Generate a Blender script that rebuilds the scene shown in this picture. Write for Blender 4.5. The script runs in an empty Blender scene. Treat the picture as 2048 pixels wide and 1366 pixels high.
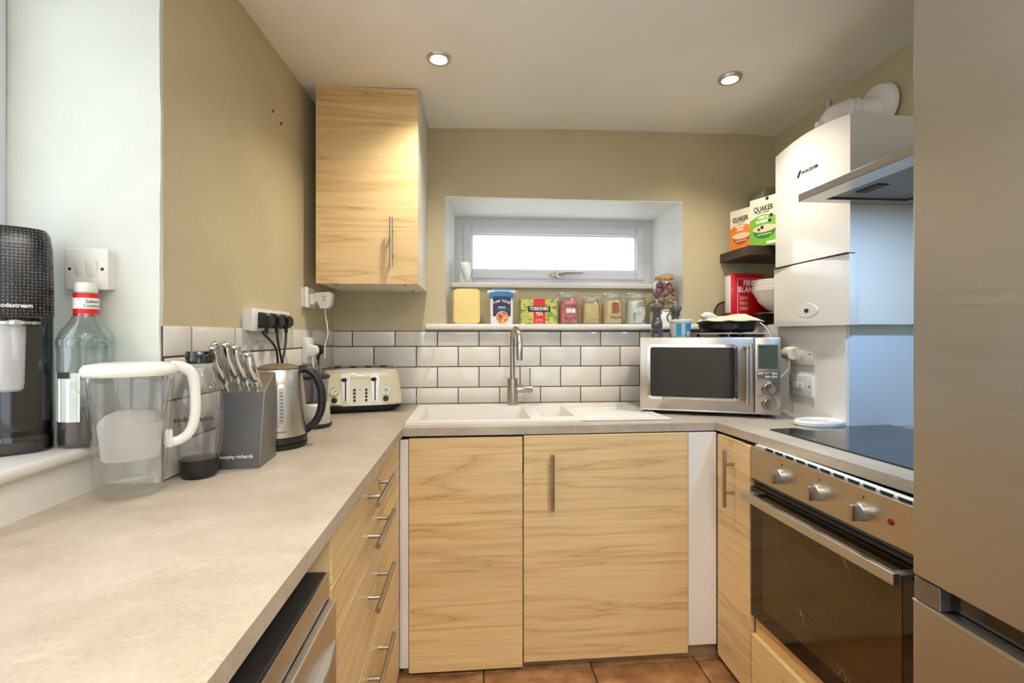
import bpy, bmesh, math, random
from mathutils import Vector, Matrix
random.seed(7)
SC = bpy.context.scene
COL = SC.collection
PI = math.pi
rad = math.radians

# ------------------------------------------------------------------ camera
F = 945.0
cam_d = bpy.data.cameras.new('camera')
cam = bpy.data.objects.new('camera', cam_d); COL.objects.link(cam)
cam_d.sensor_width = 36.0
cam_d.lens = F / 2048 * 36
cam_d.clip_start = 0.02
cam_d.shift_y = -13 / 2048
cam.location = (0, 0, 1.26)
cam.rotation_euler = (rad(90), 0, -math.atan(78 / F))
SC.camera = cam

# ------------------------------------------------------------------ colour management and light
SC.view_settings.view_transform = 'Standard'
SC.view_settings.look = 'None'
SC.view_settings.gamma = 1
SC.view_settings.use_curve_mapping = False
SC.view_settings.exposure = 0.38
cy = SC.cycles
cy.max_bounces = 10
cy.diffuse_bounces = 5
cy.glossy_bounces = 5
cy.transmission_bounces = 8
cy.transparent_max_bounces = 16
cy.caustics_reflective = False
cy.caustics_refractive = False
cy.use_denoising = True
cy.sample_clamp_indirect = 6

SKY = 2.5
W = bpy.data.worlds.new('overcast_sky'); SC.world = W
W.use_nodes = True
bg = W.node_tree.nodes['Background']
bg.inputs['Color'].default_value = (0.86, 0.93, 1.0, 1)
bg.inputs['Strength'].default_value = SKY

def portal(name, loc, rot, sx, sy):
    l = bpy.data.lights.new(name, 'AREA'); l.shape = 'RECTANGLE'; l.size = sx; l.size_y = sy
    l.cycles.is_portal = True
    o = bpy.data.objects.new(name, l); COL.objects.link(o); o.location = loc; o.rotation_euler = rot
portal('portal_back', (0.5, 2.93, 1.76), (rad(-90), 0, 0), 1.2, 0.44)       # the small window over the sink
portal('portal_side', (-1.16, 0.30, 1.58), (0, rad(-90), 0), 1.16, 1.75)     # the side window
portal('portal_rear', (1.0, -2.66, 1.05), (rad(90), 0, 0), 1.6, 2.1)        # added unseen door opening, fill daylight from the rear

WARM = (1.0, 0.905, 0.77)
SPOT_W = 35.0
def spot(name, loc, watts=SPOT_W, ang=132, color=WARM, r=0.03):
    l = bpy.data.lights.new(name, 'SPOT'); l.energy = watts; l.spot_size = rad(ang); l.spot_blend = 1.0
    l.color = color; l.shadow_soft_size = r
    o = bpy.data.objects.new(name, l); COL.objects.link(o); o.location = loc
    return o

# added bodiless fill spot behind the camera, brightening the ceiling
pl_ = bpy.data.lights.new('ceiling_fill', 'SPOT'); pl_.energy = 230; pl_.color = (.96, .97, 1.0); pl_.shadow_soft_size = .12
pl_.spot_size = rad(150); pl_.spot_blend = .6
o = bpy.data.objects.new('ceiling_fill', pl_); COL.objects.link(o); o.location = (.45, -.75, 1.62); o.rotation_euler = (rad(180), 0, 0)

# ------------------------------------------------------------------ materials
def lin(h):
    h = h.lstrip('#')
    v = [int(h[i:i+2], 16) / 255 for i in (0, 2, 4)]
    return tuple((c / 12.92 if c <= .04045 else ((c + .055) / 1.055) ** 2.4) for c in v) + (1,)

def newmat(name):
    m = bpy.data.materials.new(name); m.use_nodes = True
    nt = m.node_tree
    return m, nt, nt.nodes['Principled BSDF']

def setp(b, **k):
    for n, v in k.items():
        b.inputs[n.replace('_', ' ')].default_value = v

def coords(nt, scale=(1, 1, 1), rnd=False):
    tc = nt.nodes.new('ShaderNodeTexCoord')
    mp = nt.nodes.new('ShaderNodeMapping')
    mp.inputs['Scale'].default_value = scale
    src = tc.outputs['Object']
    if rnd:
        oi = nt.nodes.new('ShaderNodeObjectInfo')
        mu = nt.nodes.new('ShaderNodeMath'); mu.operation = 'MULTIPLY'; mu.inputs[1].default_value = 23
        nt.links.new(oi.outputs['Random'], mu.inputs[0])
        ad = nt.nodes.new('ShaderNodeVectorMath'); ad.operation = 'ADD'
        nt.links.new(src, ad.inputs[0]); nt.links.new(mu.outputs[0], ad.inputs[1])
        src = ad.outputs[0]
    nt.links.new(src, mp.inputs['Vector'])
    return mp.outputs[0]

def noise(nt, vec, scale, detail=3, rough=.5, dist=0):
    n = nt.nodes.new('ShaderNodeTexNoise')
    n.inputs['Scale'].default_value = scale; n.inputs['Detail'].default_value = detail
    n.inputs['Roughness'].default_value = rough; n.inputs['Distortion'].default_value = dist
    nt.links.new(vec, n.inputs['Vector'])
    return n.outputs['Fac']

def ramp(nt, fac, stops):
    r = nt.nodes.new('ShaderNodeValToRGB')
    el = r.color_ramp.elements
    while len(el) < len(stops): el.new(.5)
    for e, (p, c) in zip(el, stops):
        e.position = p; e.color = lin(c) if isinstance(c, str) else (c, c, c, 1)
    nt.links.new(fac, r.inputs['Fac'])
    return r.outputs['Color']

def mixc(nt, fac, a, b, mode='MIX'):
    m = nt.nodes.new('ShaderNodeMix'); m.data_type = 'RGBA'; m.blend_type = mode
    if isinstance(fac, (int, float)): m.inputs[0].default_value = fac
    else: nt.links.new(fac, m.inputs[0])
    for i, v in ((6, a), (7, b)):
        if isinstance(v, str): m.inputs[i].default_value = lin(v)
        elif isinstance(v, tuple): m.inputs[i].default_value = v
        else: nt.links.new(v, m.inputs[i])
    return m.outputs[2]

def bump(nt, b, h, strength, dist=.002):
    n = nt.nodes.new('ShaderNodeBump'); n.inputs['Strength'].default_value = strength
    n.inputs['Distance'].default_value = dist
    nt.links.new(h, n.inputs['Height']); nt.links.new(n.outputs[0], b.inputs['Normal'])

def plain(name, color, rough=.5, metal=0, spec=None, coat=0, var=.04, scale=30):
    """paint, plastic or metal with a faint procedural unevenness"""
    m, nt, b = newmat(name)
    v = coords(nt)
    n = noise(nt, v, scale, 2)
    c = lin(color)
    d = tuple(max(0, x * (1 - var * 2)) for x in c[:3]) + (1,)
    u = tuple(min(1, x * (1 + var)) for x in c[:3]) + (1,)
    nt.links.new(mixc(nt, n, d, u), b.inputs['Base Color'])
    setp(b, Roughness=rough, Metallic=metal)
    if spec is not None: b.inputs['Specular IOR Level'].default_value = spec
    if coat: b.inputs['Coat Weight'].default_value = coat; b.inputs['Coat Roughness'].default_value = .05
    return m

def wall_paint(name, color, dark, bumps=.15, rough=.55, bscale=9):
    m, nt, b = newmat(name)
    v = coords(nt)
    n = noise(nt, v, 3.0, 6, .6)
    c = ramp(nt, n, [(.3, dark), (.62, color)])
    nt.links.new(c, b.inputs['Base Color'])
    n2 = noise(nt, v, bscale, 6, .55)
    bump(nt, b, n2, bumps, .02)
    setp(b, Roughness=rough)
    return m

def wood(name, light, mid, vein, horizontal=True):
    m, nt, b = newmat(name)
    s = (.55, .55, 9) if horizontal else (9, 9, .55)
    v = coords(nt, s, True)
    n = noise(nt, v, .9, 4, .5, .35)
    mu = nt.nodes.new('ShaderNodeMath'); mu.operation = 'MULTIPLY'; mu.inputs[1].default_value = 7.0
    nt.links.new(n, mu.inputs[0])
    fr = nt.nodes.new('ShaderNodeMath'); fr.operation = 'FRACT'; nt.links.new(mu.outputs[0], fr.inputs[0])
    rings = ramp(nt, fr.outputs[0], [(0, vein), (.05, mid), (.35, light), (.8, light), (1, mid)])
    v2 = coords(nt, (1.2, 1.2, 60) if horizontal else (60, 60, 1.2), True)
    fine = noise(nt, v2, 2.5, 4, .6)
    finec = ramp(nt, fine, [(.3, .70), (.66, 1.0)])
    v3 = coords(nt, (.35, .35, 2.2) if horizontal else (2.2, 2.2, .35), True)
    broad = ramp(nt, noise(nt, v3, 1.5, 3), [(.35, .90), (.65, 1.0)])
    soft = mixc(nt, .62, light, rings)
    c = mixc(nt, .55, soft, finec, 'MULTIPLY')
    c = mixc(nt, .8, c, broad, 'MULTIPLY')
    nt.links.new(c, b.inputs['Base Color'])
    setp(b, Roughness=.42)
    bump(nt, b, fine, .05, .001)
    return m

def brushed(name, color, rough=.3, axis=2, var=.1):
    m, nt, b = newmat(name)
    s = [3, 3, 3]; s[axis] = 150
    v = coords(nt, tuple(s))
    n = noise(nt, v, 1.0, 4, .7)
    c = lin(color)
    lo = tuple(x * (1 - var) for x in c[:3]) + (1,); hi = tuple(min(1, x * (1 + var)) for x in c[:3]) + (1,)
    nt.links.new(mixc(nt, n, lo, hi), b.inputs['Base Color'])
    r = nt.nodes.new('ShaderNodeMapRange'); r.inputs['To Min'].default_value = rough - .06; r.inputs['To Max'].default_value = rough + .1
    nt.links.new(n, r.inputs['Value']); nt.links.new(r.outputs[0], b.inputs['Roughness'])
    setp(b, Metallic=1.0)
    bump(nt, b, n, .06, .0006)
    return m

def thin_glass(name, tint, gloss=.08, haze=0.0, hazecol='#ffffff', rough=.02):
    """thin clear sheet: passes light straight through, reflects at grazing angles, a little cloudy"""
    m = bpy.data.materials.new(name); m.use_nodes = True
    nt = m.node_tree; nt.nodes.clear()
    out = nt.nodes.new('ShaderNodeOutputMaterial')
    tr = nt.nodes.new('ShaderNodeBsdfTransparent')
    gl = nt.nodes.new('ShaderNodeBsdfGlossy'); gl.inputs['Roughness'].default_value = rough
    n = noise(nt, coords(nt), 12, 2)
    nt.links.new(mixc(nt, n, tuple(x * .97 for x in lin(tint)[:3]) + (1,), lin(tint)), tr.inputs['Color'])
    lw = nt.nodes.new('ShaderNodeLayerWeight'); lw.inputs['Blend'].default_value = .35
    mr = nt.nodes.new('ShaderNodeMapRange'); mr.inputs['To Min'].default_value = gloss * .5; mr.inputs['To Max'].default_value = min(1, gloss * 5)
    nt.links.new(lw.outputs['Facing'], mr.inputs['Value'])
    mx = nt.nodes.new('ShaderNodeMixShader')
    nt.links.new(mr.outputs[0], mx.inputs[0]); nt.links.new(tr.outputs[0], mx.inputs[1]); nt.links.new(gl.outputs[0], mx.inputs[2])
    last = mx
    if haze:
        df = nt.nodes.new('ShaderNodeBsdfDiffuse'); df.inputs['Color'].default_value = lin(hazecol)
        tl = nt.nodes.new('ShaderNodeBsdfTranslucent'); tl.inputs['Color'].default_value = lin(hazecol)
        ad = nt.nodes.new('ShaderNodeMixShader'); ad.inputs[0].default_value = .5
        nt.links.new(df.outputs[0], ad.inputs[1]); nt.links.new(tl.outputs[0], ad.inputs[2])
        m2 = nt.nodes.new('ShaderNodeMixShader'); m2.inputs[0].default_value = haze
        nt.links.new(mx.outputs[0], m2.inputs[1]); nt.links.new(ad.outputs[0], m2.inputs[2])
        last = m2
    nt.links.new(last.outputs[0], out.inputs['Surface'])
    return m

def emit(name, color, strength):
    m = bpy.data.materials.new(name); m.use_nodes = True
    b = m.node_tree.nodes['Principled BSDF']
    setp(b, Base_Color=lin(color)); b.inputs['Emission Color'].default_value = lin(color); b.inputs['Emission Strength'].default_value = strength
    return m

M = {}
M['beige'] = wall_paint('beige_emulsion', '#c1b594', '#b6aa89', .10)
M['plaster'] = wall_paint('white_lumpy_plaster', '#d8dcd5', '#cfd4cb', .35, .5, 6)
M['plaster_brightened'] = wall_paint('brightened_recess_plaster', '#eaede9', '#e2e6e0', .3, .5, 6)  # lighter copy of the plaster; brightness painted in for the dimmer window recess
M['ceiling'] = wall_paint('ceiling_white', '#f2efe9', '#ece8e0', .12, .7, 4)
M['gloss_white'] = wall_paint('white_gloss_paint', '#e2dfd9', '#dad6cf', .05, .3)
M['rearwall'] = wall_paint('pale_room_paint', '#ece8de', '#e6e1d6', .05)
M['wood'] = wood('pale_ash_laminate', '#e5c691', '#d0ab72', '#a0763f')
M['wood_dark'] = wood('shelf_black_oak', '#3a3029', '#2c241f', '#1b1613')
M['wood_edge'] = wood('pale_ash_edging', '#dcb67c', '#c89e62', '#a87c46')
M['upvc'] = plain('white_upvc', '#e8ebf2', .3, var=.01)
M['white'] = plain('white_plastic', '#e6e5e0', .3, var=.01)
M['cream_plastic'] = plain('aged_white_plastic', '#efe6d2', .35, var=.02)
M['white_lam'] = plain('white_laminate', '#e9e6e0', .35, var=.02)
M['enamel'] = plain('white_enamel', '#dfddd8', .12, coat=.5, var=.01)
M['ceramic'] = plain('white_ceramic', '#f2efe8', .15, coat=.4, var=.01)
M['sink'] = plain('white_composite', '#dedbd3', .3, var=.01)
M['black'] = plain('black_plastic', '#141414', .35)
M['black_gloss'] = plain('gloss_black_plastic', '#0b0d10', .08, coat=.6)
M['dark'] = plain('dark_void', '#1a1714', .8)
M['kick'] = plain('brown_plinth', '#8d7453', .6)
M['steel'] = brushed('brushed_steel', '#bfb6aa', .32, 2)
M['steel_v'] = brushed('brushed_steel_handle', '#bdbab6', .3, 0)
M['fridge'] = brushed('brushed_fridge_steel', '#bab8b4', .36, 2, .13)
M['chrome'] = plain('polished_chrome', '#d5d5d5', .12, 1)
M['satin'] = plain('satin_nickel', '#b8afa4', .28, 1)
M['alu'] = plain('aluminium', '#c9c8c4', .4, 1)
M['greysteel'] = brushed('dull_grey_metal', '#8c8985', .42, 0)
M['blockfront'] = plain('gunmetal_paint', '#5a5a5b', .38, .5)
M['grout'] = plain('dark_grout', '#4e4338', .9)
M['glass'] = thin_glass('window_glass', '#ffffff', .05)
M['clear'] = thin_glass('clear_plastic', '#feffff', .12, .025, '#ffffff')
M['jug'] = thin_glass('jug_clear_plastic', '#ffffff', .10, .018, '#ffffff')
M['frost'] = thin_glass('frosted_plastic', '#ffffff', .06, .45, '#ffffff', .2)
M['aqua'] = thin_glass('aqua_bottle_plastic', '#f0f7f6', .12, .035, '#e6f2f2')
M['smoke'] = thin_glass('smoky_processor_plastic', '#e4e0e8', .12, .08, '#dcd8e2')
M['jar'] = thin_glass('jar_glass', '#fafcf8', .10, .03)
M['syrup'] = plain('dark_syrup', '#35191d', .15)
M['red'] = plain('red_print', '#d01c1c', .4, var=.02)
M['firered'] = plain('fire_red', '#c9151b', .3, coat=.2, var=.02)
M['navy'] = plain('navy_print', '#26284f', .5)
M['blue'] = plain('blue_print', '#2b78b4', .45)
M['cyan'] = plain('cyan_print', '#27a3cc', .4)
M['orange'] = plain('orange_print', '#e8842a', .5)
M['green'] = plain('green_print', '#79b53c', .5)
M['cardcream'] = plain('cream_card', '#efe6cf', .55)
M['oat'] = plain('porridge_print', '#e8cfa8', .6, var=.1, scale=90)
M['berry'] = plain('blueberry_print', '#2d2a4e', .5)
M['orangebowl'] = plain('orange_bowl_print', '#b8591d', .5)
M['greenbowl'] = plain('green_bowl_print', '#3f7f2c', .5)
M['ink'] = plain('black_ink', '#1d1a18', .5)
M['inkwhite'] = plain('white_ink', '#fbfaf5', .5, var=0)
M['cork'] = plain('orange_seal', '#d9912f', .45)
M['yellow'] = plain('pale_yellow_enamel', '#e6cf85', .45, var=.02)
M['seam'] = plain('seam_shadow_gap', '#8a7a4c', .7)
M['pink'] = plain('pink_sugar_bag', '#df7f83', .5, var=.25, scale=40)
M['pinkdark'] = plain('purple_print', '#8c2f6b', .5)
M['caster'] = plain('golden_sugar', '#dcc48a', .7, var=.06, scale=60)
M['bag'] = plain('cream_sugar_bag', '#e2c79c', .55, var=.06)
M['brownb'] = plain('brown_print', '#a9501c', .5)
M['bagwhite'] = plain('white_sugar_bag', '#e8e9e6', .5, var=.03)
M['paleblue'] = plain('pale_blue_print', '#8bb6d6', .5)
M['shallot'] = plain('shallot_skin', '#8f4a52', .4, var=.25, scale=50)
M['nut'] = plain('nut_kernel', '#c49a63', .6, var=.3, scale=80)
M['millgrey'] = plain('grey_lacquer', '#4c4d4d', .14, coat=.5)
M['cloth'] = plain('beige_cotton', '#dccbae', .9, var=.05, scale=120)
M['cloth_print'] = plain('printed_cotton', '#e6e3da', .9, var=.25, scale=50)
M['pan'] = plain('dark_pan', '#191513', .25, .3)
M['cable_black'] = plain('black_flex', '#1b1715', .45)
M['cable_white'] = plain('white_flex', '#e6dfcf', .45)
M['toaster'] = plain('cream_enamel', '#e9dfbf', .2, coat=.5, var=.01)
M['dial'] = plain('dial_face', '#d8d4c4', .4)
M['lcd'] = plain('lcd_green', '#4d5a4b', .25)
M['lcdseg'] = plain('lcd_segment', '#2b3f52', .3)
M['splash'] = plain('splashback_lamp_tint', '#cfdcec', .2, var=.01)  # cold blue of the hood lamp put into the panel colour
M['mesh_alu'] = plain('filter_mesh', '#8f9193', .55, .6, var=.25, scale=220)
M['redlight'] = plain('red_pilot_lens', '#8c1015', .2)
M['liner'] = plain('oven_inner_brown', '#5a4023', .5)
M['charcoal'] = plain('charcoal_rubber', '#2a2623', .6)
M['lid_brown'] = plain('taupe_plastic', '#6f5f49', .45)
M['processor_grey'] = plain('silver_plastic', '#c3bfb6', .3, .3)

def mat_tea():
    m, nt, b = newmat('green_landscape_print')
    v = coords(nt, (1, 1, 2.4))
    n = noise(nt, v, 26, 5, .6, .4)
    c = ramp(nt, n, [(.36, '#4f7a22'), (.46, '#9aae3c'), (.54, '#d6cf72'), (.64, '#b6a066'), (.7, '#5d8428')])
    nt.links.new(c, b.inputs['Base Color']); setp(b, Roughness=.45)
    return m
M['tea'] = mat_tea()

def mat_food():
    m, nt, b = newmat('naan_photo_print')
    n = noise(nt, coords(nt), 60, 3, .6)
    c = ramp(nt, n, [(.35, '#7c2d14'), (.48, '#d0682f'), (.6, '#f0b777'), (.7, '#8a9440')])
    nt.links.new(c, b.inputs['Base Color']); setp(b, Roughness=.45)
    return m
M['food'] = mat_food()

def mat_worktop():
    m, nt, b = newmat('stone_laminate')
    v = coords(nt)
    a = noise(nt, v, 5, 8, .65, .3)
    f = noise(nt, v, 160, 3, .6)
    c = ramp(nt, a, [(.3, '#a19482'), (.52, '#b0a391'), (.72, '#bdb1a0')])
    fc = ramp(nt, f, [(.35, .86), (.6, 1.0)])
    c = mixc(nt, .7, c, fc, 'MULTIPLY')
    vv = noise(nt, coords(nt, (1, 2.2, 1)), 3.2, 5, .6, 1.2)
    ab = nt.nodes.new('ShaderNodeMath'); ab.operation = 'SUBTRACT'; ab.inputs[1].default_value = .5; nt.links.new(vv, ab.inputs[0])
    ab2 = nt.nodes.new('ShaderNodeMath'); ab2.operation = 'ABSOLUTE'; nt.links.new(ab.outputs[0], ab2.inputs[0])
    vein = ramp(nt, ab2.outputs[0], [(0, .2), (.010, 0)])
    c = mixc(nt, vein, c, '#d6cfc6')
    nt.links.new(c, b.inputs['Base Color'])
    setp(b, Roughness=.42)
    bump(nt, b, f, .04, .001)
    return m
M['worktop'] = mat_worktop()

def mat_floor():
    m, nt, b = newmat('brown_slate_tile')
    v = coords(nt, (1, 1, 1), True)
    a = noise(nt, v, 9, 7, .65, .4)
    c = ramp(nt, a, [(.3, '#6b4630'), (.5, '#93683f'), (.68, '#b08a5e')])
    nt.links.new(c, b.inputs['Base Color']); setp(b, Roughness=.4)
    bump(nt, b, a, .2, .004)
    return m
M['floor'] = mat_floor()

def mat_tile():
    m, nt, b = newmat('white_glazed_tile')
    oi = nt.nodes.new('ShaderNodeObjectInfo')
    c = ramp(nt, oi.outputs['Random'], [(0, '#d3cec7'), (1, '#dedad2')])
    nt.links.new(c, b.inputs['Base Color']); setp(b, Roughness=.12)
    n = noise(nt, coords(nt), 14, 2); bump(nt, b, n, .05, .003)
    return m
M['tile'] = mat_tile()

def mat_dots():
    m, nt, b = newmat('dotted_black_plastic')
    v = coords(nt, (1, 0, 1))
    vo = nt.nodes.new('ShaderNodeTexVoronoi'); vo.inputs['Scale'].default_value = 150; vo.inputs['Randomness'].default_value = .15
    nt.links.new(v, vo.inputs['Vector'])
    c = ramp(nt, vo.outputs['Distance'], [(.12, '#7d8182'), (.24, '#17181a')])
    nt.links.new(c, b.inputs['Base Color']); setp(b, Roughness=.25)
    bump(nt, b, vo.outputs['Distance'], .3, .001)
    return m
M['dots'] = mat_dots()

def mat_hob():
    m, nt, b = newmat('black_hob_glass')
    n = noise(nt, coords(nt), 8, 2)
    nt.links.new(mixc(nt, n, '#141416', '#1b1b1e'), b.inputs['Base Color'])
    setp(b, Roughness=.05); b.inputs['Specular IOR Level'].default_value = .9
    return m
M['hob'] = mat_hob()

def mat_ovenglass():
    m, nt, b = newmat('smoked_oven_glass')
    v = coords(nt)
    n = noise(nt, coords(nt, (1, 1.6, .9)), 4.5, 4, .5, .8)
    ab = nt.nodes.new('ShaderNodeMath'); ab.operation = 'SUBTRACT'; ab.inputs[1].default_value = .5; nt.links.new(n, ab.inputs[0])
    a2 = nt.nodes.new('ShaderNodeMath'); a2.operation = 'ABSOLUTE'; nt.links.new(ab.outputs[0], a2.inputs[0])
    streak = ramp(nt, a2.outputs[0], [(0, .5), (.006, 0)])
    mask = ramp(nt, noise(nt, v, 5, 2), [(.55, 0), (.65, 1)])
    st = mixc(nt, 1.0, streak, mask, 'MULTIPLY')
    fine = noise(nt, coords(nt, (1, 200, 200)), 1.0, 2)
    base = mixc(nt, fine, '#38270f', '#4c3618')
    c = mixc(nt, st, base, '#a08a64')
    nt.links.new(c, b.inputs['Base Color'])
    setp(b, Roughness=.08); b.inputs['Specular IOR Level'].default_value = .6
    return m
M['ovenglass'] = mat_ovenglass()
M['ovenborder'] = plain('oven_border_glass', '#1c130c', .06, spec=.6)

# ------------------------------------------------------------------ mesh helpers
class MB:
    def __init__(s): s.bm = bmesh.new()
    def box(s, a, b, bevel=0, seg=2, xf=None):
        c = [(a[i] + b[i]) / 2 for i in range(3)]; d = [abs(b[i] - a[i]) for i in range(3)]
        t = bmesh.new()
        bmesh.ops.create_cube(t, size=1, matrix=Matrix.LocRotScale(Vector(c), None, Vector(d)))
        if bevel: bmesh.ops.bevel(t, geom=list(t.edges), offset=min(bevel, min(d) * .49), segments=seg, affect='EDGES', profile=.5)
        s._join(t, xf); return s
    def _join(s, t, xf=None):
        if xf is not None: bmesh.ops.transform(t, matrix=xf, verts=list(t.verts))
        me = bpy.data.meshes.new('tmp'); t.to_mesh(me); t.free()
        s.bm.from_mesh(me); bpy.data.meshes.remove(me)
    def prism(s, poly, lo, hi, axis='z', bevel=0):
        """extrude a 2D outline: z -> (x,y); y -> (x,z); x -> (y,z)"""
        t = bmesh.new()
        def P(p, h):
            return {'z': (p[0], p[1], h), 'y': (p[0], h, p[1]), 'x': (h, p[0], p[1])}[axis]
        A = [t.verts.new(P(p, lo)) for p in poly]; B = [t.verts.new(P(p, hi)) for p in poly]
        n = len(poly)
        t.faces.new(A); t.faces.new(B)
        for i in range(n): t.faces.new((A[i], A[(i + 1) % n], B[(i + 1) % n], B[i]))
        bmesh.ops.recalc_face_normals(t, faces=list(t.faces))
        if bevel: bmesh.ops.bevel(t, geom=list(t.edges), offset=bevel, segments=2, affect='EDGES', profile=.5)
        s._join(t); return s
    def loft(s, rings, caps=True, closed=False):
        t = bmesh.new()
        R = [[t.verts.new(p) for p in r] for r in rings]
        n = len(rings[0])
        rng = range(len(R) if closed else len(R) - 1)
        for k in rng:
            a, b = R[k], R[(k + 1) % len(R)]
            for i in range(n): t.faces.new((a[i], a[(i + 1) % n], b[(i + 1) % n], b[i]))
        if caps and not closed:
            t.faces.new(R[0]); t.faces.new(R[-1])
        bmesh.ops.recalc_face_normals(t, faces=list(t.faces))
        s._join(t); return s
    def lathe(s, prof, c=(0, 0, 0), seg=32, ax='z', sx=1, sy=1, caps=True):
        rings = []
        for r, h in prof:
            ring = []
            for i in range(seg):
                a = 2 * PI * i / seg
                x, y = r * math.cos(a) * sx, r * math.sin(a) * sy
                p = {'z': (x, y, h), 'y': (x, h, y), 'x': (h, x, y)}[ax]
                ring.append((p[0] + c[0], p[1] + c[1], p[2] + c[2]))
            rings.append(ring)
        return s.loft(rings, caps)
    def tube(s, pts, r, seg=10, closed=False, smooth=0, flat=1):
        pts = [Vector(p) for p in pts]
        if smooth: pts = catmull(pts, smooth, closed)
        n = len(pts)
        rs = r if isinstance(r, (list, tuple)) else [r] * n
        if len(rs) != n:
            rs = [rs[0] + 0 * i for i in range(n)] if len(rs) == 1 else [lerp_list(rs, i / (n - 1)) for i in range(n)]
        up = None; rings = []
        for i in range(n):
            if closed: d = pts[(i + 1) % n] - pts[i - 1]
            else: d = pts[min(i + 1, n - 1)] - pts[max(i - 1, 0)]
            d.normalize()
            if up is None:
                up = Vector((0, 0, 1)) if abs(d.z) < .9 else Vector((1, 0, 0))
            u = (up - d * up.dot(d)).normalized(); up = u
            w = d.cross(u)
            rings.append([tuple(pts[i] + (u * math.cos(2 * PI * k / seg) + w * math.sin(2 * PI * k / seg) * flat) * rs[i]) for k in range(seg)])
        return s.loft(rings, True, closed)
    def ico(s, c, r, sub=2, sc=(1, 1, 1), jit=0):
        t = bmesh.new(); bmesh.ops.create_icosphere(t, subdivisions=sub, radius=r)
        for v in t.verts:
            k = 1 + random.uniform(-jit, jit)
            v.co = Vector((v.co.x * sc[0] * k + c[0], v.co.y * sc[1] * k + c[1], v.co.z * sc[2] * k + c[2]))
        s._join(t); return s

def lerp_list(l, t):
    x = t * (len(l) - 1); i = min(int(x), len(l) - 2)
    return l[i] + (l[i + 1] - l[i]) * (x - i)
def catmull(p, n, closed=False):
    out = []; m = len(p)
    for i in range(m if closed else m - 1):
        g = (lambda k: p[k % m]) if closed else (lambda k: p[max(0, min(m - 1, k))])
        a, b, c, d = g(i - 1), g(i), g(i + 1), g(i + 2)
        for j in range(n):
            t = j / n
            out.append(.5 * ((2 * b) + (c - a) * t + (2 * a - 5 * b + 4 * c - d) * t * t + (3 * b - a - 3 * c + d) * t ** 3))
    if not closed: out.append(p[-1])
    return out
def sring(cx, cy, z, a, b, n=4, seg=40):
    """rounded-rectangle (superellipse) ring"""
    out = []
    for i in range(seg):
        t = 2 * PI * i / seg; c, q = math.cos(t), math.sin(t)
        out.append((cx + a * math.copysign(abs(c) ** (2 / n), c), cy + b * math.copysign(abs(q) ** (2 / n), q), z))
    return out
def rrect(w, h, r, cx=0, cy=0, k=5):
    pts = []
    for sx, sy, a0 in ((1, 1, 0), (-1, 1, 90), (-1, -1, 180), (1, -1, 270)):
        for j in range(k + 1):
            a = rad(a0 + 90 * j / k)
            pts.append((cx + sx * (w / 2 - r) + r * math.cos(a), cy + sy * (h / 2 - r) + r * math.sin(a)))
    return pts
def ell(a, b, cx=0, cy=0, k=24, t0=0, t1=360):
    full = abs(t1 - t0) >= 360
    return [(cx + a * math.cos(rad(t0 + (t1 - t0) * i / (k if full else k - 1))), cy + b * math.sin(rad(t0 + (t1 - t0) * i / (k if full else k - 1)))) for i in range(k)]

def obj(name, mb, mat, parent=None, smooth=35, loc=None, rot=None):
    me = bpy.data.meshes.new(name)
    bmesh.ops.recalc_face_normals(mb.bm, faces=list(mb.bm.faces))
    mb.bm.to_mesh(me); mb.bm.free()
    me.materials.append(M[mat] if isinstance(mat, str) else mat)
    if smooth:
        for p in me.polygons: p.use_smooth = True
        me.set_sharp_from_angle(angle=rad(smooth))
    o = bpy.data.objects.new(name, me); COL.objects.link(o)
    if parent: o.parent = parent
    if loc: o.location = loc
    if rot: o.rotation_euler = rot
    return o
def thing(name, label, cat, loc=(0, 0, 0), rz=0, group=None):
    o = bpy.data.objects.new(name, None); COL.objects.link(o)
    o.empty_display_size = .05
    o.location = loc; o.rotation_euler = (0, 0, rad(rz))
    return tag(o, label, cat, group)
def tag(o, label, cat, group=None):
    o['label'] = label; o['category'] = cat
    if group: o['group'] = group
    return o
def struct(o, label=None):
    o['kind'] = 'structure'
    if label: o['label'] = label
    return o
def sempty(name, loc=(0, 0, 0), rz=0, label=None):
    o = bpy.data.objects.new(name, None); COL.objects.link(o); o.location = loc; o.rotation_euler = (0, 0, rad(rz))
    return struct(o, label)
TEXTS = []
def text(body, size, loc, rot, mat, parent, name='lettering', ext=.0003, align='CENTER', sx=1, bold=0, shear=0, space=1):
    c = bpy.data.curves.new(name, 'FONT'); c.body = body; c.size = size; c.extrude = ext
    c.align_x = align; c.align_y = 'CENTER'; c.offset = bold; c.shear = shear; c.space_character = space
    c.resolution_u = 3
    c.materials.append(M[mat])
    o = bpy.data.objects.new(name, c); COL.objects.link(o)
    o.location = loc; o.rotation_euler = tuple(rad(a) for a in rot); o.scale = (sx, 1, 1)
    if parent: o.parent = parent
    TEXTS.append(o)
    return o
def bake_text():
    dg = bpy.context.evaluated_depsgraph_get()
    for o in TEXTS:
        me = bpy.data.meshes.new_from_object(o.evaluated_get(dg))
        n = bpy.data.objects.new('tmp', me); COL.objects.link(n)
        n.parent = o.parent; n.location = o.location; n.rotation_euler = o.rotation_euler; n.scale = o.scale
        nm = o.name.split('.')[0]; bpy.data.objects.remove(o); n.name = nm
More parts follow.
